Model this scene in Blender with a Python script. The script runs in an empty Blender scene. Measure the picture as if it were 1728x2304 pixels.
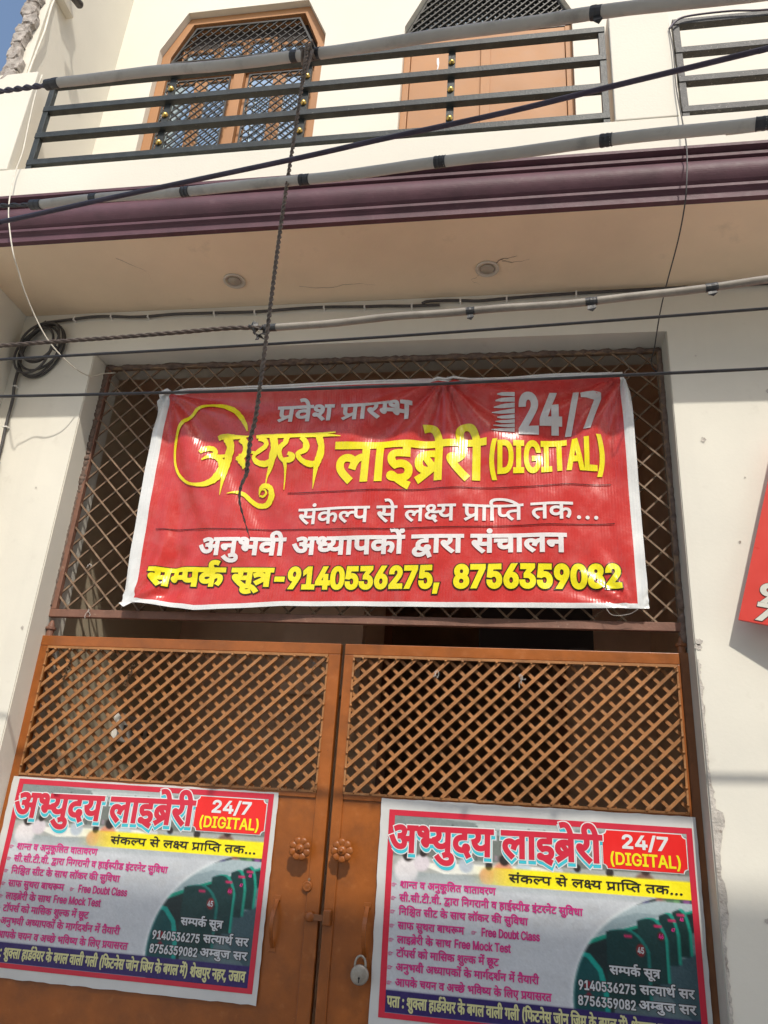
import bpy, bmesh, math, random
import numpy as np
from mathutils import Vector, Matrix
from mathutils.geometry import delaunay_2d_cdt
random.seed(7)
R = math.radians
K, Z0 = 1.3, 0.358            # plan units are the gate's; K turns them into metres, Z0 is street level
scene = bpy.context.scene
def W(p): return Vector((K*p[0], K*p[1], K*(p[2]-Z0)))

# ------------------------------------------------------------------ camera, sky, sun, exposure
cam = bpy.data.cameras.new('camera'); camo = bpy.data.objects.new('camera', cam); scene.collection.objects.link(camo)
cam.sensor_fit = 'VERTICAL'; cam.sensor_height = 24.0; cam.lens = 24.0*1740.77/2304.0
cam.clip_start = 0.05; cam.clip_end = 2000
_r = Vector((0.98657918, 0.1509814, 0.06217828)); _f = Vector((-0.16328311, 0.91135264, 0.37785577)); _u = _r.cross(_f)
m = Matrix((_r, _u, -_f)).transposed().to_4x4(); m.translation = W((1.58085, -2.30307, 1.55)); camo.matrix_world = m
scene.camera = camo
world = bpy.data.worlds.new('World'); scene.world = world; world.use_nodes = True
wn = world.node_tree; bg = wn.nodes['Background']; sky = wn.nodes.new('ShaderNodeTexSky')
SUN = Vector((0.34, -1.0, 1.15)).normalized()
sky.sky_type = 'NISHITA'; sky.sun_disc = False; sky.sun_elevation = math.asin(SUN.z); sky.sun_rotation = math.atan2(SUN.x, SUN.y)
sky.air_density = 1.3; sky.dust_density = 2.5; sky.ozone_density = 1.0
wn.links.new(sky.outputs[0], bg.inputs[0]); bg.inputs[1].default_value = 0.15
sl = bpy.data.lights.new('sun', 'SUN'); so = bpy.data.objects.new('sun', sl); scene.collection.objects.link(so)
sl.energy = 2.75; sl.angle = R(0.8); sl.color = (1.0, 0.94, 0.84); so.location = (3, -6, 12)
so.rotation_euler = (-SUN).to_track_quat('-Z', 'Y').to_euler()
vs = scene.view_settings; vs.view_transform = 'Standard'; vs.look = 'None'; vs.gamma = 1; vs.use_curve_mapping = False; vs.exposure = 0.28

# ------------------------------------------------------------------ materials
def srgb(*c):
    return tuple(((v/255)/12.92 if v/255 <= .04045 else ((v/255+.055)/1.055)**2.4) for v in c)
def mat(name, col, rough=.6, metal=0., vary=.12, vscale=3., dirt=None, bump=.0, bscale=60., streak=0., spec=.5, coat=0., weave=0., ribs=0.):
    """paint, plaster or metal: base colour with slow variation, grime patches, vertical streaks and fine relief"""
    m = bpy.data.materials.new(name); m.use_nodes = True; t = m.node_tree; N = t.nodes; Lk = t.links
    b = N['Principled BSDF']; b.inputs['Roughness'].default_value = rough; b.inputs['Metallic'].default_value = metal
    b.inputs['Specular IOR Level'].default_value = spec; b.inputs['Coat Weight'].default_value = coat
    geo = N.new('ShaderNodeNewGeometry')
    def noise(scale, detail=4, sx=1., sz=1.):
        mp = N.new('ShaderNodeMapping'); mp.inputs['Scale'].default_value = (scale*sx, scale*sx, scale*sz)
        n = N.new('ShaderNodeTexNoise'); n.inputs['Scale'].default_value = 1.; n.inputs['Detail'].default_value = detail; n.inputs['Roughness'].default_value = .6
        Lk.new(geo.outputs['Position'], mp.inputs[0]); Lk.new(mp.outputs[0], n.inputs['Vector']); return n.outputs['Fac']
    def ramp(src, a, b_):
        r = N.new('ShaderNodeMapRange'); r.inputs['From Min'].default_value = a; r.inputs['From Max'].default_value = b_; Lk.new(src, r.inputs['Value']); return r.outputs['Result']
    def mix(fac, A, B):
        x = N.new('ShaderNodeMix'); x.data_type = 'RGBA'
        for s, v in ((x.inputs['Factor'], fac), (x.inputs['A'], A), (x.inputs['B'], B)):
            if isinstance(v, (tuple, float)): s.default_value = v if isinstance(v, float) else (*v[:3], 1)
            else: Lk.new(v, s)
        return x.outputs['Result']
    def mul(a, k):
        x = N.new('ShaderNodeMath'); x.operation = 'MULTIPLY'; Lk.new(a, x.inputs[0])
        if isinstance(k, float): x.inputs[1].default_value = k
        else: Lk.new(k, x.inputs[1])
        return x.outputs[0]
    c = mix(ramp(noise(vscale, 5), .3, .7), tuple(v*(1-vary) for v in col), tuple(min(1, v*(1+vary)) for v in col))
    if streak: c = mix(mul(ramp(noise(5, 4, 1., .08), .5, .8), float(streak)), c, tuple(v*.55 for v in col))
    if dirt:
        for dc, sc, lo, hi, amt in dirt: c = mix(mul(ramp(noise(sc, 6), lo, hi), float(amt)), c, dc)
    Lk.new(c, b.inputs['Base Color'])
    rr = N.new('ShaderNodeMapRange'); rr.inputs['To Min'].default_value = max(.02, rough-.1); rr.inputs['To Max'].default_value = min(1, rough+.12)
    Lk.new(noise(vscale*4, 4), rr.inputs['Value']); Lk.new(rr.outputs['Result'], b.inputs['Roughness'])
    if bump:
        bp = N.new('ShaderNodeBump'); bp.inputs['Strength'].default_value = bump; bp.inputs['Distance'].default_value = .004
        Lk.new(noise(bscale, 5), bp.inputs['Height'])
        if weave:
            b2 = N.new('ShaderNodeBump'); b2.inputs['Strength'].default_value = weave; b2.inputs['Distance'].default_value = .03
            Lk.new(noise(5, 2, 1.6, .8), b2.inputs['Height']); Lk.new(b2.outputs[0], bp.inputs['Normal'])
        last = bp.outputs[0]
        if ribs:   # the fine vertical ribs of printed flex sheet
            wv = N.new('ShaderNodeTexWave'); wv.bands_direction = 'X'; wv.inputs['Scale'].default_value = 26.; wv.inputs['Distortion'].default_value = .6; wv.inputs['Detail'].default_value = 1.
            Lk.new(geo.outputs['Position'], wv.inputs['Vector']); b3 = N.new('ShaderNodeBump'); b3.inputs['Strength'].default_value = ribs; b3.inputs['Distance'].default_value = .0012
            Lk.new(wv.outputs['Fac'], b3.inputs['Height']); Lk.new(last, b3.inputs['Normal']); last = b3.outputs[0]
        Lk.new(last, b.inputs['Normal'])
    return m
MT = {}
MT['cream'] = mat('cream_wall_paint', (.72,.69,.60), .75, vary=.07, vscale=1.2, dirt=[((.45,.41,.34),9,.62,.85,.5),((.40,.38,.33),60,.70,.78,.5),((.60,.58,.52),2,.5,.8,.3)], bump=.12, bscale=70, streak=.16)
MT['cream_shade'] = mat('cream_soffit_bounce_tint', (.82,.66,.47), .8, vary=.09, vscale=1.5, dirt=[((.30,.24,.17),6,.62,.9,.5),((.2,.15,.1),70,.72,.8,.4)], bump=.25, bscale=70)  # same cream as the walls, with warm bounce light put into its colour
MT['cream_up'] = mat('cream_upper_paint', (.72,.685,.59), .75, vary=.05, vscale=1.5, dirt=[((.52,.48,.42),8,.68,.9,.3)], bump=.2, bscale=90)
MT['reveal'] = mat('shade_grey_reveal', (.50,.48,.42), .7, vary=.08, vscale=6, dirt=[((.28,.25,.2),25,.62,.8,.5)], bump=.3, bscale=80)  # right reveal only: the shade on that side is put into the grey
MT['plaster'] = mat('broken_plaster', (.50,.46,.41), .95, vary=.25, vscale=30, dirt=[((.20,.16,.13),40,.55,.7,.7)], bump=1., bscale=120)
MT['brickwork'] = mat('exposed_brick_and_mortar', (.40,.36,.32), .95, vary=.3, vscale=25, dirt=[((.16,.12,.10),45,.5,.68,.8),((.30,.16,.11),18,.6,.8,.5)], bump=1., bscale=90)
MT['mortar'] = mat('cement_daub', (.17,.12,.095), .95, vary=.4, vscale=40, bump=1., bscale=150)
MT['cornice'] = mat('purple_cornice_paint', (.098,.040,.054), .6, vary=.22, vscale=8, dirt=[((.22,.14,.14),20,.62,.8,.35)], bump=.3, bscale=60)
MT['gate'] = mat('orange_brown_enamel', (.31,.088,.012), .36, vary=.24, vscale=6, dirt=[((.15,.05,.012),9,.50,.8,.7),((.40,.16,.05),24,.60,.75,.4),((.50,.26,.10),55,.72,.78,.6),((.62,.50,.36),120,.745,.79,.9),((.10,.035,.012),70,.70,.78,.8)], bump=.22, bscale=45, streak=.45, spec=.5)
MT['gate_bar'] = mat('orange_brown_bar_enamel', (.34,.145,.045), .5, vary=.3, vscale=14, dirt=[((.45,.27,.14),25,.55,.75,.6),((.18,.06,.02),35,.6,.8,.5)], bump=.3, bscale=90)
MT['post'] = mat('brown_post_enamel', (.20,.075,.025), .5, vary=.2, vscale=12, dirt=[((.35,.25,.17),80,.7,.78,.6)], bump=.3, bscale=70)
MT['grille'] = mat('dusty_brown_grille_paint', (.20,.125,.075), .6, vary=.35, vscale=20, dirt=[((.42,.31,.20),30,.5,.75,.6),((.10,.05,.03),40,.6,.8,.5)], bump=.4, bscale=120)
MT['grille_frame'] = mat('dull_red_brown_frame_paint', (.20,.095,.062), .6, vary=.2, vscale=15, dirt=[((.42,.30,.22),45,.64,.76,.55)], bump=.4, bscale=90)
MT['black'] = mat('grey_black_railing_enamel', (.034,.040,.040), .45, vary=.3, vscale=20, spec=.35, dirt=[((.22,.21,.19),60,.62,.8,.55)], bump=.4, bscale=140)
MT['black_worn'] = mat('worn_black_railing_enamel', (.05,.05,.05), .5, vary=.3, vscale=20, spec=.35, dirt=[((.36,.34,.31),90,.60,.70,.55)], bump=.5, bscale=140)
MT['iron'] = mat('dark_window_grille_paint', (.045,.042,.036), .5, vary=.3, vscale=20, dirt=[((.20,.17,.12),50,.6,.8,.5)], bump=.2)
MT['wood'] = mat('terracotta_woodwork_paint', (.41,.20,.082), .6, vary=.10, vscale=3, dirt=[((.34,.15,.06),15,.6,.85,.35),((.62,.40,.25),90,.76,.8,.4)], bump=.15, bscale=40)
MT['brass'] = mat('brass', (.62,.42,.12), .3, 1., vary=.2, vscale=30)
MT['glass'] = mat('reflective_window_glass', (.48,.60,.68), .06, .9, vary=.04, vscale=2)
MT['pvc_sun_dimmed'] = mat('brown_grey_pvc_sun_dimmed', (.30,.265,.22), .6, vary=.2, vscale=8, dirt=[((.14,.11,.09),15,.5,.75,.6)], bump=.3, bscale=80)  # same pvc, darkened to hold down the sunlit lowest pipe; grime patches on top
MT['pvc'] = mat('grey_pvc', (.54,.505,.44), .5, vary=.12, vscale=6, dirt=[((.12,.10,.08),15,.55,.75,.5)], bump=.2, bscale=80)  # base lightened to make up for the shade on the upper pipes
MT['tape'] = mat('black_tape', (.045,.045,.046), .45, vary=.3, vscale=30, bump=.5, bscale=60)
MT['cable'] = mat('black_cable_jacket', (.060,.055,.053), .5, vary=.3, vscale=30, dirt=[((.14,.12,.10),40,.6,.8,.5)])  # black lifted slightly, standing in for haze; the pale patches are dirt
MT['purplecable'] = mat('weathered_violet_cable', (.070,.055,.080), .45, vary=.3, vscale=30)
MT['twist'] = mat('brown_black_twisted_wire', (.085,.06,.045), .6, vary=.4, vscale=40)
MT['rope'] = mat('old_rope', (.19,.15,.12), .9, vary=.4, vscale=60, bump=.8, bscale=200)
MT['whitecable'] = mat('white_cable_jacket', (.70,.66,.56), .5, vary=.15, vscale=20)
MT['clip'] = mat('white_plastic', (.72,.70,.66), .5)
MT['light'] = mat('frosted_light_cover', (.58,.52,.43), .45)
MT['lightdim'] = mat('unlit_light_centre', (.40,.35,.28), .5)
MT['room'] = mat('dim_room_paint', (.74,.52,.36), .85, vary=.15, vscale=3, bump=.2)
MT['roomleft'] = mat('room_cream_paint', (.62,.53,.38), .8, vary=.08, vscale=3, bump=.2)
MT['floor'] = mat('cement_floor', (.52,.45,.37), .8, vary=.2, vscale=3, bump=.3)
MT['dark'] = mat('unlit_depth_and_dark_board', (.03,.022,.018), .8, vary=.3)  # near-black for unlit hollows, also the colour of the hanging board
MT['street'] = mat('dusty_concrete_lane', (.50,.47,.42), .9, vary=.2, vscale=1.5, dirt=[((.18,.14,.11),5,.5,.8,.6)], bump=.6, bscale=30)
MT['opp'] = mat('opposite_house_paint', (.54,.53,.51), .85, vary=.1, vscale=1, bump=.3)
MT['oppdark'] = mat('opposite_window', (.05,.06,.07), .2)
MT['steel'] = mat('worn_padlock_steel', (.36,.33,.28), .45, .6, vary=.25, vscale=40, dirt=[((.2,.16,.13),60,.6,.8,.5)], bump=.4, bscale=200)
MT['paper'] = mat('poster_paper_white', (.60,.60,.58), .42, vary=.05, vscale=8, dirt=[((.45,.42,.38),30,.66,.8,.4)], bump=.12, bscale=60, weave=.40)
FL = dict(rough=.25, vary=.06, vscale=5, bump=.12, bscale=90, weave=.40, ribs=.22)
def ink(name, col, **k):
    a = dict(FL); a.update(k); return mat(name, col, **a)
MT['flex_red'] = ink('banner_red_ink', (.55,.038,.033), dirt=[((.60,.17,.16),14,.45,.85,.45)])
MT['flex_white'] = ink('banner_white_vinyl', (.70,.71,.70), dirt=[((.50,.50,.47),30,.62,.8,.35)])
MT['ink_yellow'] = ink('banner_yellow_ink', (.82,.72,.015))
MT['ink_white'] = ink('banner_white_ink', (.76,.73,.72))
MT['ink_silver'] = ink('banner_silver_ink', (.58,.57,.57))
MT['ink_dark'] = ink('banner_dark_outline_ink', (.045,.030,.012))
MT['ink_line'] = ink('banner_rule_ink', (.075,.008,.008))
PK = dict(rough=.40, vary=.04, bump=.10, bscale=60, weave=.35)
MT['pk_red'] = mat('poster_crimson_ink', (.60,.022,.050), **PK)
MT['pk_badge'] = mat('poster_red_ink', (.80,.018,.016), **PK)
MT['pk_white'] = mat('poster_white_ink', (.74,.75,.75), **PK)
MT['pk_cyan'] = mat('poster_cyan_ink', (.05,.52,.62), **PK)
MT['pk_yellow'] = mat('poster_yellow_ink', (.86,.78,.01), **PK)
MT['pk_black'] = mat('poster_black_ink', (.015,.013,.012), **PK)
MT['pk_mag'] = mat('poster_magenta_ink', (.62,.03,.22), **PK)
MT['pk_navy'] = mat('poster_navy_ink', (.030,.012,.095), **PK)
MT['pk_cream'] = mat('poster_pale_yellow_ink', (.62,.60,.30), **PK)
MT['pk_grey'] = mat('poster_pale_grey_ink', (.56,.58,.60), **PK)
MT['sign_red'] = mat('sign_red_vinyl', (.62,.055,.04), .3, vary=.06)
MT['sign_white'] = mat('sign_white_ink', (.62,.60,.52), .4)
MT['sign_dark'] = mat('sign_outline_ink', (.06,.02,.015), .4)
MT['leaf'] = mat('dried_marigold', (.10,.055,.025), .9, vary=.5, vscale=60)
MT['tie'] = mat('plastic_tie', (.5,.47,.43), .4)
# printed picture: colour comes from the drawn colour attribute of the sheet
def attr_mat(name):
    m = bpy.data.materials.new(name); m.use_nodes = True; N = m.node_tree.nodes; b = N['Principled BSDF']
    a = N.new('ShaderNodeVertexColor'); a.layer_name = 'print'; m.node_tree.links.new(a.outputs['Color'], b.inputs['Base Color'])
    b.inputs['Roughness'].default_value = .45
    g = N.new('ShaderNodeNewGeometry'); n = N.new('ShaderNodeTexNoise'); n.inputs['Scale'].default_value = 9.; n.inputs['Detail'].default_value = 3
    bp = N.new('ShaderNodeBump'); bp.inputs['Strength'].default_value = .3; bp.inputs['Distance'].default_value = .03
    m.node_tree.links.new(g.outputs['Position'], n.inputs['Vector']); m.node_tree.links.new(n.outputs['Fac'], bp.inputs['Height']); m.node_tree.links.new(bp.outputs[0], b.inputs['Normal'])
    return m
MT['print'] = attr_mat('poster_picture_print')

# ------------------------------------------------------------------ object helpers
ORG = {}
def tag(o, label=None, cat=None, group=None, kind=None):
    for k, v in (('label', label), ('category', cat), ('group', group), ('kind', kind)):
        if v: o[k] = v
    return o
def thing(name, label, cat, at, group=None):
    o = bpy.data.objects.new(name, None); o.empty_display_size = .1; scene.collection.objects.link(o)
    o.location = W(at); ORG[o.name] = W(at); return tag(o, label, cat, group)
class MB:
    """collects vertices and faces in plan units; build() links them as ONE mesh object"""
    def __init__(s): s.v = []; s.f = []; s.m = []; s.mi = 0
    def add(s, vs, fs):
        n = len(s.v); s.v += [tuple(p) for p in vs]
        for f in fs: s.f.append([n+i for i in f]); s.m.append(s.mi)
        return s
    def box(s, x0, x1, y0, y1, z0, z1):
        return s.add([(x, y, z) for x in (x0, x1) for y in (y0, y1) for z in (z0, z1)],
                     [(0,1,3,2),(4,6,7,5),(0,4,5,1),(2,3,7,6),(0,2,6,4),(1,5,7,3)])
    def prism(s, poly, y0, y1, ax='y'):
        """poly in (x,z) extruded along y; ax='x': poly in (y,z) extruded along x; ax='z': poly in (x,y) along z"""
        n = len(poly)
        P = (lambda a, b, t: (a, t, b)) if ax == 'y' else ((lambda a, b, t: (t, a, b)) if ax == 'x' else (lambda a, b, t: (a, b, t)))
        vs = [P(a, b, y0) for a, b in poly] + [P(a, b, y1) for a, b in poly]
        return s.add(vs, [list(range(n)), list(range(2*n-1, n-1, -1))] + [(i, i+n, (i+1) % n+n, (i+1) % n) for i in range(n)])
    def bar(s, a, b, w, h, up=(0, 1, 0)):
        a, b = Vector(a), Vector(b); d = (b-a).normalized(); u = Vector(up); sd = d.cross(u).normalized(); u = sd.cross(d).normalized()
        c = [sd*w/2+u*h/2, -sd*w/2+u*h/2, -sd*w/2-u*h/2, sd*w/2-u*h/2]
        return s.add([a+k for k in c]+[b+k for k in c], [(0,1,2,3),(7,6,5,4),(0,4,5,1),(1,5,6,2),(2,6,7,3),(3,7,4,0)])
    def tube(s, pts, r, n=8, cap=True, rads=None):
        pts = [Vector(p) for p in pts]; rings = []; prev = None
        for i, p in enumerate(pts):
            d = (pts[min(i+1, len(pts)-1)]-pts[max(i-1, 0)]).normalized()
            if prev is None: u = d.orthogonal().normalized()
            else: u = (prev-d*prev.dot(d)).normalized()
            prev = u; w = d.cross(u); rr = rads[i] if rads else r
            rings.append([p+(u*math.cos(2*math.pi*k/n)+w*math.sin(2*math.pi*k/n))*rr for k in range(n)])
        fs = [(i*n+k, i*n+(k+1) % n, (i+1)*n+(k+1) % n, (i+1)*n+k) for i in range(len(pts)-1) for k in range(n)]
        if cap: fs += [list(range(n))[::-1], [(len(pts)-1)*n+k for k in range(n)]]
        return s.add([v for q in rings for v in q], fs)
    def lathe(s, prof, c, ax=(0, -1, 0), n=20):
        """prof: (radius, distance along ax)"""
        ax = Vector(ax).normalized(); u = ax.orthogonal().normalized(); w = ax.cross(u); c = Vector(c); vs = []
        for r, h in prof: vs += [c+ax*h+(u*math.cos(2*math.pi*k/n)+w*math.sin(2*math.pi*k/n))*r for k in range(n)]
        fs = [(i*n+k, i*n+(k+1) % n, (i+1)*n+(k+1) % n, (i+1)*n+k) for i in range(len(prof)-1) for k in range(n)]
        fs += [list(range(n))[::-1], [(len(prof)-1)*n+k for k in range(n)]]
        return s.add(vs, fs)
    def build(s, name, mats, parent=None, smooth=False, bevel=0, fix=True):
        me = bpy.data.meshes.new(name)
        o0 = ORG[parent.name] if parent is not None else Vector((0, 0, 0))
        me.from_pydata([W(p)-o0 for p in s.v], [], s.f)
        for mm in (mats if isinstance(mats, (list, tuple)) else [mats]): me.materials.append(MT[mm])
        if any(s.m): me.polygons.foreach_set('material_index', s.m)
        if fix:
            bm = bmesh.new(); bm.from_mesh(me); bmesh.ops.recalc_face_normals(bm, faces=bm.faces); bm.to_mesh(me); bm.free()
        if smooth: me.polygons.foreach_set('use_smooth', [True]*len(me.polygons))
        me.update()
        o = bpy.data.objects.new(name, me); scene.collection.objects.link(o)
        if parent is not None: o.parent = parent
        ORG[o.name] = o0
        if bevel:
            b = o.modifiers.new('bevel', 'BEVEL'); b.width = bevel*K; b.segments = 2; b.limit_method = 'ANGLE'; b.angle_limit = R(40)
        return o
def box(name, m, parent, *a, bevel=0):
    return MB().box(*a).build(name, m, parent, bevel=bevel)
def smooth_path(pts, k=6):
    """Catmull-Rom through the points"""
    P = [Vector(p) for p in pts]; P = [P[0]*2-P[1]]+P+[P[-1]*2-P[-2]]; out = []
    for i in range(1, len(P)-2):
        for j in range(k):
            t = j/k; a, b, c, d = P[i-1], P[i], P[i+1], P[i+2]
            out.append(.5*((2*b)+(c-a)*t+(2*a-5*b+4*c-d)*t*t+(3*b-a-3*c+d)*t**3))
    return out+[P[-2]]

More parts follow.
